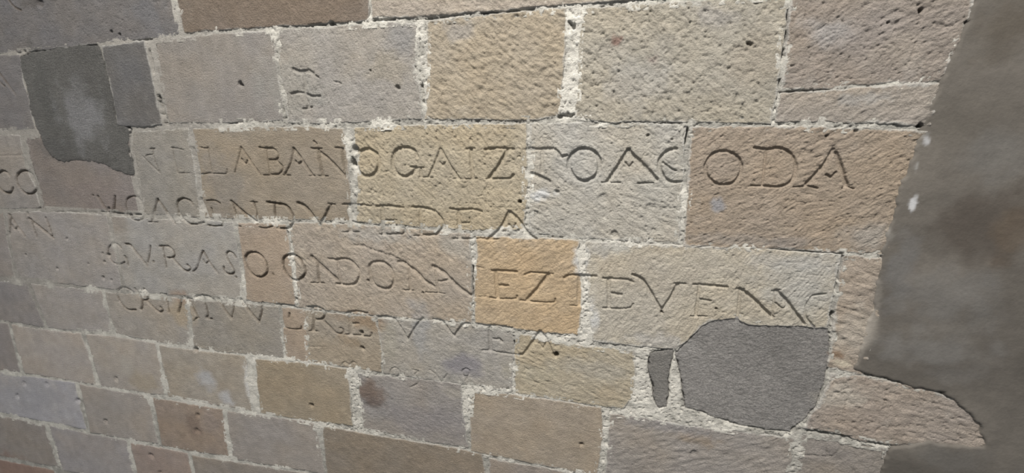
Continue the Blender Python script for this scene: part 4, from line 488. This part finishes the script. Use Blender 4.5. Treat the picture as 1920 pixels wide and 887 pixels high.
GREY = [
 (-2.2169,0.1335,0.9964,0.7829),
 (-2.6933,-0.1831,0.7241,0.6127)]

PATCHES = [
 dict(poly=[(-2.2259, 0.2723), (-2.1559, 0.2917), (-2.0162, 0.2982), (-1.909, 0.3021), (-1.8324, 0.3002), (-1.8167, 0.2695), (-1.8132, 0.2157), (-1.8098, 0.152), (-1.8086, 0.0964), (-1.8179, 0.04), (-1.7657, 0.0148), (-1.7573, -0.0005), (-1.7712, -0.0311), (-1.7867, -0.0759), (-1.7795, -0.1054), (-1.786, -0.1654), (-1.8302, -0.1622), (-1.8794, -0.1468), (-1.9266, -0.1232), (-1.9925, -0.1138), (-2.0766, -0.1128), (-2.1657, -0.12), (-2.1964, -0.0995), (-2.2253, -0.058), (-2.2304, -0.0168), (-2.2443, 0.0241), (-2.2465, 0.0946), (-2.2363, 0.1731), (-2.2366, 0.2309)],base=0.001,rough=0.0018,edge=0.005,col=(0.1106, 0.1086, 0.1038),cell=0.00390,label='dark grey cement patch filling the missing corner of the upper left stones'),
 dict(poly=[(0.1892, -0.6582), (0.2208, -0.6072), (0.2568, -0.5538), (0.2751, -0.5351), (0.3408, -0.5184), (0.3555, -0.5266), (0.3774, -0.5374), (0.4243, -0.5323), (0.4642, -0.5313), (0.5735, -0.5257), (0.5826, -0.569), (0.5895, -0.6494), (0.5865, -0.6998), (0.5781, -0.7781), (0.5511, -0.8268), (0.5267, -0.8707), (0.4522, -0.8734), (0.3792, -0.87), (0.3259, -0.8571), (0.2871, -0.8451), (0.2329, -0.8355), (0.2214, -0.7909), (0.2079, -0.7199)],base=-0.0025,rough=0.0022,edge=0.003,col=(0.2366, 0.2277, 0.2191),cell=0.00262,label='large grey cement patch set into the broken lower right stones'),
 dict(poly=[(0.1163, -0.664), (0.1416, -0.6519), (0.1822, -0.645), (0.1835, -0.6625), (0.1809, -0.7057), (0.1776, -0.7424), (0.1849, -0.7966), (0.1788, -0.8388), (0.156, -0.8502), (0.14, -0.8262), (0.1281, -0.7681), (0.115, -0.7148)],base=-0.0005,rough=0.0018,edge=0.004,col=(0.1904, 0.1829, 0.1719),cell=0.00285,label='small narrow grey cement patch beside the large one')]

PLASTER = [(0.7279, 0.3902), (0.7339, 0.3086), (0.7273, 0.2673), (0.7247, 0.2138), (0.714, 0.1591), (0.7048, 0.114), (0.6893, 0.0561), (0.6845, 0.0262), (0.685, -0.0041), (0.6781, -0.0536), (0.6732, -0.0979), (0.666, -0.1434), (0.6622, -0.21), (0.6603, -0.2648), (0.6561, -0.314), (0.6563, -0.3497), (0.6591, -0.4077), (0.6595, -0.4674), (0.6527, -0.5294), (0.653, -0.5764), (0.6452, -0.6449), (0.683, -0.6608), (0.7268, -0.6626), (0.7659, -0.6763), (0.8151, -0.6818), (0.8577, -0.688), (0.8935, -0.7096), (0.9256, -0.7365), (0.951, -0.7645), (0.9665, -0.7944), (0.9775, -0.8304), (0.9277, -0.8334), (0.8563, -0.837), (0.7768, -0.8644), (0.7633, -0.9111), (0.76, -0.9604), (0.7745, -1.093), (0.7932, -1.2856), (2.2, -1.2856), (2.2, 0.3902)]

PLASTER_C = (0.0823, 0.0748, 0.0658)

DARKEN_C = (0.075,0.058,0.042)

MORTAR_C = (0.2308, 0.2186, 0.1999)

LIME = (0.3632, 0.3553, 0.3335)
MORTAR_A = (0.47, 0.455, 0.415)
MORTAR_B = (0.2594, 0.2516, 0.2285)


# ------------------------------------------------------------------ noise
def _hash(ix, iy, seed):
    h = (ix.astype(np.int64) * 374761393 + iy.astype(np.int64) * 668265263 + int(seed) * 974634653) & 0xFFFFFFFF
    h = ((h ^ (h >> 13)) * 1274126177) & 0xFFFFFFFF
    h = ((h ^ (h >> 16)) * 2246822519) & 0xFFFFFFFF
    return ((h ^ (h >> 15)) & 0xFFFFFF).astype(np.float32) / np.float32(0xFFFFFF)

def noise(x, y, seed=0):
    ix = np.floor(x); iy = np.floor(y)
    fx = (x - ix).astype(np.float32); fy = (y - iy).astype(np.float32)
    ix = ix.astype(np.int64); iy = iy.astype(np.int64)
    fx = fx * fx * (3 - 2 * fx); fy = fy * fy * (3 - 2 * fy)
    a = _hash(ix, iy, seed); b = _hash(ix + 1, iy, seed)
    c = _hash(ix, iy + 1, seed); d = _hash(ix + 1, iy + 1, seed)
    return (a + (b - a) * fx) * (1 - fy) + (c + (d - c) * fx) * fy          # 0..1

def fbm(x, y, seed=0, octaves=3):
    s = 0.0; w = 0.0; k = 1.0
    for i in range(octaves):
        s = s + k * noise(x + 17.3 * i, y - 9.1 * i, seed + i * 31); w += k; k *= 0.5; x = x * 2.03; y = y * 2.03
    return s / w

def sstep(a, b, x):
    t = np.clip((x - a) / (b - a), 0, 1)
    return t * t * (3 - 2 * t)

def seg_dist(px, py, pts):
    d = np.full(px.shape, 1e9)
    for (x0, y0), (x1, y1) in zip(pts[:-1], pts[1:]):
        dx, dy = x1 - x0, y1 - y0
        l2 = dx * dx + dy * dy + 1e-12
        t = np.clip(((px - x0) * dx + (py - y0) * dy) / l2, 0, 1)
        d = np.minimum(d, np.hypot(px - x0 - t * dx, py - y0 - t * dy))
    return d

def inside(px, py, poly):
    r = np.zeros(px.shape, bool)
    n = len(poly)
    for i in range(n):
        x0, y0 = poly[i]; x1, y1 = poly[(i + 1) % n]
        if y0 == y1: continue
        c = ((y0 > py) != (y1 > py)) & (px < (x1 - x0) * (py - y0) / (y1 - y0) + x0)
        r ^= c
    return r

def smooth_line(pts, n=3):
    """Catmull-Rom through the surveyed points of a carved stroke."""
    if len(pts) < 3: return pts
    P = [np.array(p) for p in pts]
    closed = np.hypot(*(P[0] - P[-1])) < 1e-4
    out = []
    for i in range(len(P) - 1):
        p1, p2 = P[i], P[i + 1]
        p0 = P[i - 1] if i > 0 else (P[-2] if closed else p1)
        p3 = P[i + 2] if i + 2 < len(P) else (P[1] if closed else p2)
        for k in range(n):
            t = k / n
            out.append(tuple(0.5 * (2 * p1 + (p2 - p0) * t + (2 * p0 - 5 * p1 + 4 * p2 - p3) * t * t + (3 * p1 - p0 - 3 * p2 + p3) * t ** 3)))
    out.append(tuple(P[-1]))
    return out

LET = []
for ch, strokes, darken in LETTERS:
    ss = [(smooth_line(p), w, d) for p, w, d in strokes]
    xs = [q[0] for p, w, d in ss for q in p]; ys = [q[1] for p, w, d in ss for q in p]
    m = 0.012
    LET.append((ch, ss, darken, (min(xs) - m, max(xs) + m, min(ys) - m, max(ys) + m)))

DARKEN = np.array([l[2] for l in LET])

def carve(u, v, px):
    """depth of the carved letters at each point, cover 0..1 and letter index"""
    dep = np.zeros(u.shape); cov = np.zeros(u.shape); idx = np.full(u.shape, -1, int)
    u0, u1, v0, v1 = u.min(), u.max(), v.min(), v.max()
    for k, (ch, ss, darken, bb) in enumerate(LET):
        if bb[0] > u1 or bb[1] < u0 or bb[2] > v1 or bb[3] < v0: continue
        m = np.flatnonzero((u > bb[0]) & (u < bb[1]) & (v > bb[2]) & (v < bb[3]))
        if len(m) == 0: continue
        uu = u[m]; vv = v[m]
        wob = (noise(uu / 0.012, vv / 0.012, 900 + k) - 0.5) * 0.0022
        for p, w, d in ss:
            D = seg_dist(uu, vv, p) - w * 0.5 + wob
            c = sstep(0.5 * px, -0.85 * px, D)
            prof = 0.72 + 0.28 * np.clip(-D / (0.5 * w), 0, 1)
            q = c * d * prof
            better = q > dep[m]
            mm = m[better]
            dep[mm] = q[better]; 
            cb = c > cov[m]
            cov[m[cb]] = c[cb]; idx[m[cb]] = k
    return dep, cov, idx

def cut(u, v, items, soft):
    """cracks: lines cut into the surface"""
    dep = np.zeros(u.shape)
    u0, u1, v0, v1 = u.min(), u.max(), v.min(), v.max()
    for p, w, d in items:
        xs = [q[0] for q in p]; ys = [q[1] for q in p]; m_ = w + 0.01
        if min(xs) - m_ > u1 or max(xs) + m_ < u0 or min(ys) - m_ > v1 or max(ys) + m_ < v0: continue
        m = np.flatnonzero((u > min(xs) - m_) & (u < max(xs) + m_) & (v > min(ys) - m_) & (v < max(ys) + m_))
        if len(m) == 0: continue
        D = seg_dist(u[m], v[m], p) + (noise(u[m] / 0.01, v[m] / 0.01, 77) - 0.5) * w * 0.9
        dep[m] = np.maximum(dep[m], d * sstep(w * 0.5 + soft, w * 0.5 - soft, D))
    return dep

def pits(u, v):
    dep = np.zeros(u.shape)
    u0, u1, v0, v1 = u.min(), u.max(), v.min(), v.max()
    for x, y, r, d in HOLES:
        if x - 2 * r > u1 or x + 2 * r < u0 or y - 2 * r > v1 or y + 2 * r < v0: continue
        m = np.flatnonzero((np.abs(u - x) < 2 * r) & (np.abs(v - y) < 2 * r))
        if len(m) == 0: continue
        D = np.hypot(u[m] - x, v[m] - y) * (0.75 + 0.5 * noise(u[m] / r, v[m] / r, 5))
        dep[m] = np.maximum(dep[m], d * sstep(r * 1.1, r * 0.55, D))
    return dep

def stain(colr, u, v):
    u0, u1, v0, v1 = u.min(), u.max(), v.min(), v.max()
    for k, (x, y, ru, rv, c, s) in enumerate(STAINS):
        if x - 2 * ru > u1 or x + 2 * ru < u0 or y - 2 * rv > v1 or y + 2 * rv < v0: continue
        m = np.flatnonzero((np.abs(u - x) < 1.8 * ru) & (np.abs(v - y) < 1.8 * rv))
        if len(m) == 0: continue
        r = np.hypot((u[m] - x) / ru, (v[m] - y) / rv)
        sc = min(0.045, 0.9 * min(ru, rv))
        r = r + (fbm(u[m] / sc, v[m] / sc, 300 + k, 3) - 0.5) * 1.3
        a = (s * sstep(1.25, 0.35, r))[:, None]
        colr[m] = colr[m] * (1 - a) + np.array(c) * a
    return colr

# ------------------------------------------------------------------ materials
def surface_material(name, grain, bump, rough=0.92, speck=0.25, dark=0.0):
    m = bpy.data.materials.new(name)
    m.use_nodes = True
    nt = m.node_tree; N = nt.nodes; Lk = nt.links
    b = N['Principled BSDF']
    b.inputs['Roughness'].default_value = rough
    b.inputs['Specular IOR Level'].default_value = 0.25
    at = N.new('ShaderNodeAttribute'); at.attribute_name = 'albedo'
    ge = N.new('ShaderNodeNewGeometry')
    n1 = N.new('ShaderNodeTexNoise'); n1.inputs['Scale'].default_value = grain; n1.inputs['Detail'].default_value = 5; n1.inputs['Roughness'].default_value = 0.65
    n2 = N.new('ShaderNodeTexNoise'); n2.inputs['Scale'].default_value = grain * 0.13; n2.inputs['Detail'].default_value = 4
    for n in (n1, n2): Lk.new(ge.outputs['Position'], n.inputs['Vector'])
    r1 = N.new('ShaderNodeMapRange'); r1.inputs['From Min'].default_value = 0.25; r1.inputs['From Max'].default_value = 0.75
    r1.inputs['To Min'].default_value = 1 - speck; r1.inputs['To Max'].default_value = 1 + speck
    r2 = N.new('ShaderNodeMapRange'); r2.inputs['From Min'].default_value = 0.3; r2.inputs['From Max'].default_value = 0.7
    r2.inputs['To Min'].default_value = 0.93; r2.inputs['To Max'].default_value = 1.07
    Lk.new(n1.outputs['Fac'], r1.inputs['Value']); Lk.new(n2.outputs['Fac'], r2.inputs['Value'])
    mu = N.new('ShaderNodeMath'); mu.operation = 'MULTIPLY'
    Lk.new(r1.outputs['Result'], mu.inputs[0]); Lk.new(r2.outputs['Result'], mu.inputs[1])
    vm = N.new('ShaderNodeVectorMath'); vm.operation = 'SCALE'
    Lk.new(at.outputs['Color'], vm.inputs[0]); Lk.new(mu.outputs[0], vm.inputs['Scale'])
    Lk.new(vm.outputs[0], b.inputs['Base Color'])
    bp = N.new('ShaderNodeBump'); bp.inputs['Strength'].default_value = 1.0; bp.inputs['Distance'].default_value = bump
    Lk.new(n1.outputs['Fac'], bp.inputs['Height']); Lk.new(bp.outputs['Normal'], b.inputs['Normal'])
    return m

M_STONE = surface_material('sandstone', 210, 0.0065, speck=0.2)
M_MORTAR = surface_material('lime_mortar', 240, 0.005, speck=0.22)
M_CEMENT = surface_material('cement', 230, 0.012, speck=0.42)
M_PLASTER = surface_material('plaster', 130, 0.0012, rough=0.85, speck=0.09)

# ------------------------------------------------------------------ mesh helpers
def make_object(name, xyz, faces, albedo, mat, parent, origin):
    me = bpy.data.meshes.new(name)
    nv = len(xyz); nf = len(faces); fl = faces.shape[1]
    me.vertices.add(nv); me.loops.add(nf * fl); me.polygons.add(nf)
    me.vertices.foreach_set('co', (xyz - origin).astype(np.float32).ravel())
    me.loops.foreach_set('vertex_index', faces.astype(np.int32).ravel())
    me.polygons.foreach_set('loop_start', np.arange(0, nf * fl, fl, dtype=np.int32))
    me.update(calc_edges=True)
    at = me.attributes.new('albedo', 'FLOAT_COLOR', 'POINT')
    rgba = np.ones((nv, 4), np.float32); rgba[:, :3] = albedo
    at.data.foreach_set('color', rgba.ravel())
    me.materials.append(mat)
    o = bpy.data.objects.new(name, me)
    o.location = origin
    col.objects.link(o)
    if parent is not None:
        o.parent = parent
        o.location = np.array(origin) - np.array(parent['_o'])
    return o

def compact(xyz, faces, albedo):
    used, inv = np.unique(faces.ravel(), return_inverse=True)
    return xyz[used], inv.reshape(faces.shape), albedo[used]

def to_world(u, v, h):
    return np.stack([u, -h, v + EYE], -1)

def grid_faces(nx, ny):
    i = np.arange(nx - 1); j = np.arange(ny - 1)
    J, I = np.meshgrid(j, i, indexing='ij')
    a = (J * nx + I).ravel()
    return np.stack([a, a + 1, a + nx + 1, a + nx], -1)

def resample(pts, n):
    p = np.array(pts, float)
    s = np.r_[0, np.cumsum(np.hypot(*np.diff(p, axis=0).T))]
    t = np.linspace(0, s[-1], n)
    return np.stack([np.interp(t, s, p[:, 0]), np.interp(t, s, p[:, 1])], -1)

# ------------------------------------------------------------------ the wall core: the slab everything is bedded on
U0, U1, V0, V1 = -4.6, 2.3, -2.55, 1.25
def box_mesh(name, x0, x1, y0, y1, z0, z1):
    v = np.array([(x, y, z) for x in (x0, x1) for y in (y0, y1) for z in (z0, z1)], float)
    f = np.array([(0, 1, 3, 2), (4, 6, 7, 5), (0, 4, 5, 1), (2, 3, 7, 6), (0, 2, 6, 4), (1, 5, 7, 3)])
    return v, f
org = np.array([(U0 + U1) / 2, 0.3, EYE + V0])
v_, f_ = box_mesh('wall', U0, U1, 0.07, 0.55, EYE + V0, EYE + V1)
wall = make_object('wall_front', v_, f_, np.tile(np.array(MORTAR_B), (8, 1)), M_MORTAR, None, org)
wall['kind'] = 'structure'
wall['label'] = 'old ashlar stone wall with a carved inscription, pale mortar joints and grey plaster'
wall['_o'] = org.tolist()

# ------------------------------------------------------------------ stones
POLYS = []
letter_bits = {}
for si, S in enumerate(STONES):
    T = S['top']; Bt = S['bottom']
    Lf = [T[0]] + S['left'] + [Bt[0]]; Rt = [T[-1]] + S['right'] + [Bt[-1]]
    POLYS.append(T + S['right'] + Bt[::-1] + S['left'][::-1])
    ln = lambda p: float(np.sum(np.hypot(*np.diff(np.array(p), axis=0).T)))
    Wd = 0.5 * (ln(T) + ln(Bt)); Hd = 0.5 * (ln(Lf) + ln(Rt))
    cell = S['cell']
    nx = max(8, int(Wd / cell) + 1); ny = max(8, int(Hd / cell) + 1)
    top = resample(T, nx); bot = resample(Bt, nx); lef = resample(Lf[::-1], ny); rig = resample(Rt[::-1], ny)
    s = np.linspace(0, 1, nx)[None, :, None]; t = np.linspace(0, 1, ny)[:, None, None]
    P = (1 - t) * bot[None] + t * top[None] + (1 - s) * lef[:, None] + s * rig[:, None] \
        - ((1 - s) * (1 - t) * bot[0] + s * (1 - t) * bot[-1] + (1 - s) * t * top[0] + s * t * top[-1])
    u = P[..., 0].ravel(); v = P[..., 1].ravel()
    sx = np.tile(np.linspace(0, 1, nx), ny); ty = np.repeat(np.linspace(0, 1, ny), nx)
    dl = sx * Wd; dr = (1 - sx) * Wd; db = ty * Hd; dt = (1 - ty) * Hd
    edge = np.minimum(np.minimum(dl, dr), np.minimum(db, dt))
    # uneven arrises: push the outline in and out a little
    fade = np.exp(-edge / 0.012)
    su = (fbm(u / 0.03, v / 0.03, 11 + si, 3) - 0.5) * 0.009 + (noise(u / 0.007, v / 0.007, 13 + si) - 0.5) * 0.0022
    sv = (fbm(u / 0.03, v / 0.03, 57 + si, 3) - 0.5) * 0.009 + (noise(u / 0.007, v / 0.007, 59 + si) - 0.5) * 0.0022
    u = u + su * fade; v = v + sv * fade
    ang, amp, wl, pit = S['tool']
    wl = wl * 0.6
    ca, sa = math.cos(math.radians(-ang)), math.sin(math.radians(-ang))
    wu = u + (fbm(u / 0.09, v / 0.09, 5 + si, 2) - 0.5) * 0.03; wv = v + (fbm(u / 0.09, v / 0.09, 6 + si, 2) - 0.5) * 0.03
    al = wu * ca + wv * sa; ac = -wu * sa + wv * ca
    n1 = noise(al / (wl * 3.2), ac / wl, 100 + si)
    n2 = noise(al / (wl * 1.3), ac / (wl * 0.52), 200 + si)
    strength = 0.45 + 0.9 * fbm(u / 0.12, v / 0.12, 400 + si, 2)
    relief = 1.05 * amp * strength * (1.5 * (np.abs(n1 - 0.5) * 2 - 0.5) + 0.9 * (n2 - 0.5) + 0.8 * (fbm(u / 0.014, v / 0.014, 500 + si, 3) - 0.5) * 2)
    pn = fbm(u / 0.009, v / 0.008, 600 + si, 2)
    relief = relief - pit * 1.6 * sstep(0.62, 0.80, pn)
    relief = relief + 0.0003 * (noise(u / 0.0045, v / 0.0045, 9) - 0.5)
    low = (fbm(u / 0.22, v / 0.22, 700 + si, 2) - 0.5) * 0.003
    rr = 0.0016 + 0.0065 * sstep(0.45, 0.8, fbm(u / 0.035, v / 0.035, 800 + si, 3))
    e = np.clip(1 - edge / rr, 0, 1)
    rim = -rr * 0.8 * (1 - np.sqrt(np.clip(1 - e * e, 0, 1)))
    dep, cov, idx = carve(u, v, S['px'])
    h = S['off'] + low + relief * (1 - 0.85 * cov) + rim - dep - cut(u, v, CRACKS, S['px'] * 0.6) - pits(u, v)
    # colour: base of the stone, mottling, stains and lime left by the pointing
    base = np.array(S['col'])
    m1 = fbm(u / 0.13, v / 0.10, 40 + si, 3)[:, None]; m2 = fbm(u / 0.03, v / 0.03, 44 + si, 3)[:, None]
    warm = np.array([1.025, 1.0, 0.965]); cool = np.array([0.98, 0.995, 1.03])
    tint = np.where(m1 > 0.5, 1 + (warm - 1) * np.clip((m1 - 0.5) * 4, 0, 1), 1 + (cool - 1) * np.clip((0.5 - m1) * 4, 0, 1))
    alb = base[None] * tint * (0.86 + 0.28 * m2)
    alb = stain(alb, u, v)
    lim = S['lime'] * min(1.0, 0.0016 / S['px'])
    ln_ = fbm(u / 0.045, v / 0.045, 70 + si, 3); lf = fbm(u / 0.008, v / 0.008, 71 + si, 2)
    wlime = 0.0025 + lim * 0.055 * np.clip(ln_ - 0.38, 0, 1)
    a = sstep(1.0, 0.35, edge / wlime + (lf - 0.5) * 1.0)
    a = np.maximum(a, lim * 0.5 * sstep(0.66, 0.80, fbm(u / 0.05, v / 0.05, 72 + si, 4)) * sstep(0.10, 0.02, edge))
    lime_c = np.array(LIME) * (0.85 + 0.3 * lf)[:, None]
    alb = alb * (1 - 0.75 * a[:, None]) + lime_c * 0.75 * a[:, None]
    h = h + a * 0.0006 * lf
    # dark brown colour mixed into the grooves of some carved letters
    darkened = np.where(idx >= 0, DARKEN[idx], 0) * sstep(0.5, 0.9, cov) * (0.55 + 0.9 * fbm(u / 0.04, v / 0.04, 90, 2))
    darkened = np.clip(darkened, 0, 0.85)[:, None]
    alb = alb * (1 - darkened) + np.array(DARKEN_C) * darkened
    xyz = to_world(u, v, h)
    faces = grid_faces(nx, ny)
    # sides of the block, running back into the wall
    k = np.arange(nx * ny).reshape(ny, nx)
    ring = np.r_[k[0, :-1], k[:-1, -1], k[-1, :0:-1], k[:0:-1, 0]]
    back = xyz[ring].copy(); back[:, 1] = 0.075
    base_i = len(xyz)
    xyz2 = np.vstack([xyz, back]); alb2 = np.vstack([alb, alb[ring]])
    nr = len(ring); q = np.arange(nr); q1 = (q + 1) % nr
    side = np.stack([ring[q], base_i + q, base_i + q1, ring[q1]], -1)
    fc = cov[faces].mean(1)
    fi = np.where(fc > 0.42, idx[faces].max(1), -1)
    keep = np.vstack([faces[fi < 0], side])
    cu, cv = float(u.mean()), float(v.mean())
    origin = np.array([cu, 0.0, cv + EYE])
    X_, F_, A_ = compact(xyz2, keep, alb2)
    so = make_object('stone_block', X_, F_, A_, M_STONE, wall, origin)
    so['_o'] = origin.tolist()
    if S.get('label'): so['label'] = S['label']
    for kk in np.unique(fi[fi >= 0]):
        letter_bits.setdefault(int(kk), []).append((so,) + compact(xyz2, faces[fi == kk], alb2))

for kk in sorted(letter_bits):
    bits = letter_bits[kk]
    tot = sum(len(b[2]) for b in bits)
    if tot < 6: continue
    owner = max(bits, key=lambda b: len(b[2]))[0]
    xs, fs, as_ = [], [], []
    n0 = 0
    for _, x, f, a in bits:
        xs.append(x); fs.append(f + n0); as_.append(a); n0 += len(x)
    x = np.vstack(xs)
    ch = LET[kk][0]
    nm = {'dot': 'engraved_dot', 'mark': 'engraved_stroke', 'cross': 'engraved_cross'}.get(ch, 'engraved_letter')
    o = make_object(nm, x, np.vstack(fs), np.vstack(as_), M_STONE, owner, x.mean(0))
    if nm == 'engraved_letter': o['label'] = 'engraved capital letter %s' % ch
    elif nm == 'engraved_cross': o['label'] = 'small engraved cross with forked ends'

# ------------------------------------------------------------------ mortar: only where joints are, one crumbly sheet
def mortar_grid(ua, ub, va, vb, cell):
    nx = int((ub - ua) / cell) + 1; ny = int((vb - va) / cell) + 1
    gu, gv = np.meshgrid(ua + np.arange(nx) * cell, va + np.arange(ny) * cell)
    u = gu.ravel(); v = gv.ravel()
    deep = np.zeros(u.shape, bool)
    gu1 = ua + np.arange(nx) * cell; gv1 = va + np.arange(ny) * cell
    D2 = deep.reshape(ny, nx)
    for poly in POLYS:
        p = np.array(poly)
        c = p.mean(0)
        i0, i1 = np.searchsorted(gu1, [p[:, 0].min(), p[:, 0].max()]); j0, j1 = np.searchsorted(gv1, [p[:, 1].min(), p[:, 1].max()])
        if i1 <= i0 or j1 <= j0: continue
        su_ = gu[j0:j1, i0:i1]; sv_ = gv[j0:j1, i0:i1]
        ins = inside(su_, sv_, poly)
        if i0 > 0: ins[:, 0] = False
        if i1 < nx: ins[:, -1] = False
        if j0 > 0: ins[0] = False
        if j1 < ny: ins[-1] = False
        ii = np.flatnonzero(ins.ravel())
        if len(ii) == 0: continue
        # erode the stone's outline by walking the mask inwards
        n_er = max(1, int(0.012 / cell))
        er = ins.copy()
        for _ in range(n_er):
            z = np.pad(er, 1, mode='edge')
            er = er & z[:-2, 1:-1] & z[2:, 1:-1] & z[1:-1, :-2] & z[1:-1, 2:]
        D2[j0:j1, i0:i1] |= er
    faces = grid_faces(nx, ny)
    faces = faces[~deep[faces].all(1)]
    used, inv = np.unique(faces.ravel(), return_inverse=True)
    return u[used], v[used], inv.reshape(faces.shape)

us, vs_, fs = [], [], []
n0 = 0
for a in ((-1.25, 1.25, -1.15, 0.62, 0.0029), (-3.75, -1.25, -2.1, 0.62, 0.0050), (-1.25, 1.25, -2.1, -1.15, 0.006), (-3.75, 1.25, 0.62, 1.15, 0.007)):
    u, v, f = mortar_grid(*a)
    us.append(u); vs_.append(v); fs.append(f + n0); n0 += len(u)
u = np.concatenate(us); v = np.concatenate(vs_); f = np.vstack(fs)
c1 = fbm(u / 0.020, v / 0.020, 21, 3); c2 = fbm(u / 0.0075, v / 0.0075, 22, 2); c3 = fbm(u / 0.09, v / 0.09, 23, 2)
calm = np.clip((u + 2.2) / 1.2, 0.35, 1)
h = -0.0007 + calm * (0.007 * (c1 - 0.5) + 0.0045 * (c2 - 0.5) + 0.005 * (c3 - 0.5) - 0.006 * sstep(0.62, 0.75, c2))
dep, cov, idx = carve(u, v, 0.0016)
h = np.minimum(h, np.where(cov > 0.05, 0.001 - dep, 1)) - cut(u, v, GAPS, 0.0012) - pits(u, v)
for poly_ in [P_['poly'] for P_ in PATCHES] + [PLASTER]:
    h = h - 0.02 * inside(u, v, poly_)
white = np.zeros(u.shape)
for x, y, ru, rv in WHITE:
    white = np.maximum(white, sstep(1.5, 0.6, np.hypot((u - x) / ru, (v - y) / rv)))
g = np.clip(0.25 + 1.9 * (c3 - 0.5) + 1.6 * (c1 - 0.5) + 0.62 * white, 0, 1)[:, None]
alb = np.array(MORTAR_A) * g + np.array(MORTAR_B) * (1 - g)
grey = np.zeros(u.shape)                     # grimy grey pointing of the upper left courses
for x, y, ru, rv in GREY:
    grey = np.maximum(grey, sstep(1.25, 0.75, np.hypot((u - x) / ru, (v - y) / rv) + 0.5 * (c3 - 0.5)))
grey = (0.85 * grey)[:, None]
alb = alb * (1 - grey) + np.array(MORTAR_C) * grey
alb = alb * (0.85 + 0.3 * c2)[:, None]
mo = make_object('mortar_pointing', to_world(u, v, h), f, alb, M_MORTAR, wall, np.array([-1.0, 0, EYE - 0.5]))
mo['kind'] = 'stuff'
mo['label'] = 'crumbly off-white lime mortar between the stones'

# ------------------------------------------------------------------ cement patches and plaster: sheets with feathered outlines
def sheet(name, poly, base, rough, edge, colr, cell, mat, wl, seed, label, drop=0.02, low=0.0):
    p = np.array(poly)
    mg = 0.014
    ua, ub, va, vb = p[:, 0].min() - mg, p[:, 0].max() + mg, p[:, 1].min() - mg, p[:, 1].max() + mg
    nx = int((ub - ua) / cell) + 1; ny = int((vb - va) / cell) + 1
    gu, gv = np.meshgrid(ua + np.arange(nx) * cell, va + np.arange(ny) * cell)
    u = gu.ravel(); v = gv.ravel()
    closed = list(poly) + [poly[0]]
    sd = seg_dist(u, v, closed) * np.where(inside(u, v, poly), 1, -1)
    sd = sd + (fbm(u / 0.022, v / 0.022, seed + 1, 3) - 0.5) * 0.016
    r1 = fbm(u / wl, v / (wl * 0.6), seed, 3) - 0.5
    r2 = fbm(u / 0.10, v / 0.10, seed + 7, 2) - 0.5
    h = base + rough * 2 * r1 + low * r2
    h = h - drop * sstep(edge, -edge, sd) ** 1.5
    h = h - pits(u, v)
    faces = grid_faces(nx, ny)
    faces = faces[(sd[faces] > -0.010).any(1)]
    base_c = np.array(colr)
    m1 = fbm(u / 0.16, v / 0.12, seed + 3, 4)[:, None]; m2 = fbm(u / 0.02, v / 0.02, seed + 4, 2)[:, None]
    alb = base_c[None] * (0.70 + 0.60 * m1) * (0.92 + 0.16 * m2)
    alb = stain(alb, u, v)
    x, f, a = compact(to_world(u, v, h), faces, alb)
    o = make_object(name, x, f, a, mat, wall, np.array([p[:, 0].mean(), 0, p[:, 1].mean() + EYE]))
    if label: o['label'] = label
    return o

for i, P_ in enumerate(PATCHES):
    sheet('cement_patch', P_['poly'], P_['base'], P_['rough'], P_['edge'], P_['col'], P_['cell'], M_CEMENT, 0.007, 1000 + 50 * i, P_['label'], drop=0.03)
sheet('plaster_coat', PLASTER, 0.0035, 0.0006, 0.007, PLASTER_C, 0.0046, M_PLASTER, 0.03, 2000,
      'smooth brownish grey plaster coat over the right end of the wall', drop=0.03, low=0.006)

for o in list(bpy.data.objects):
    if '_o' in o: del o['_o']
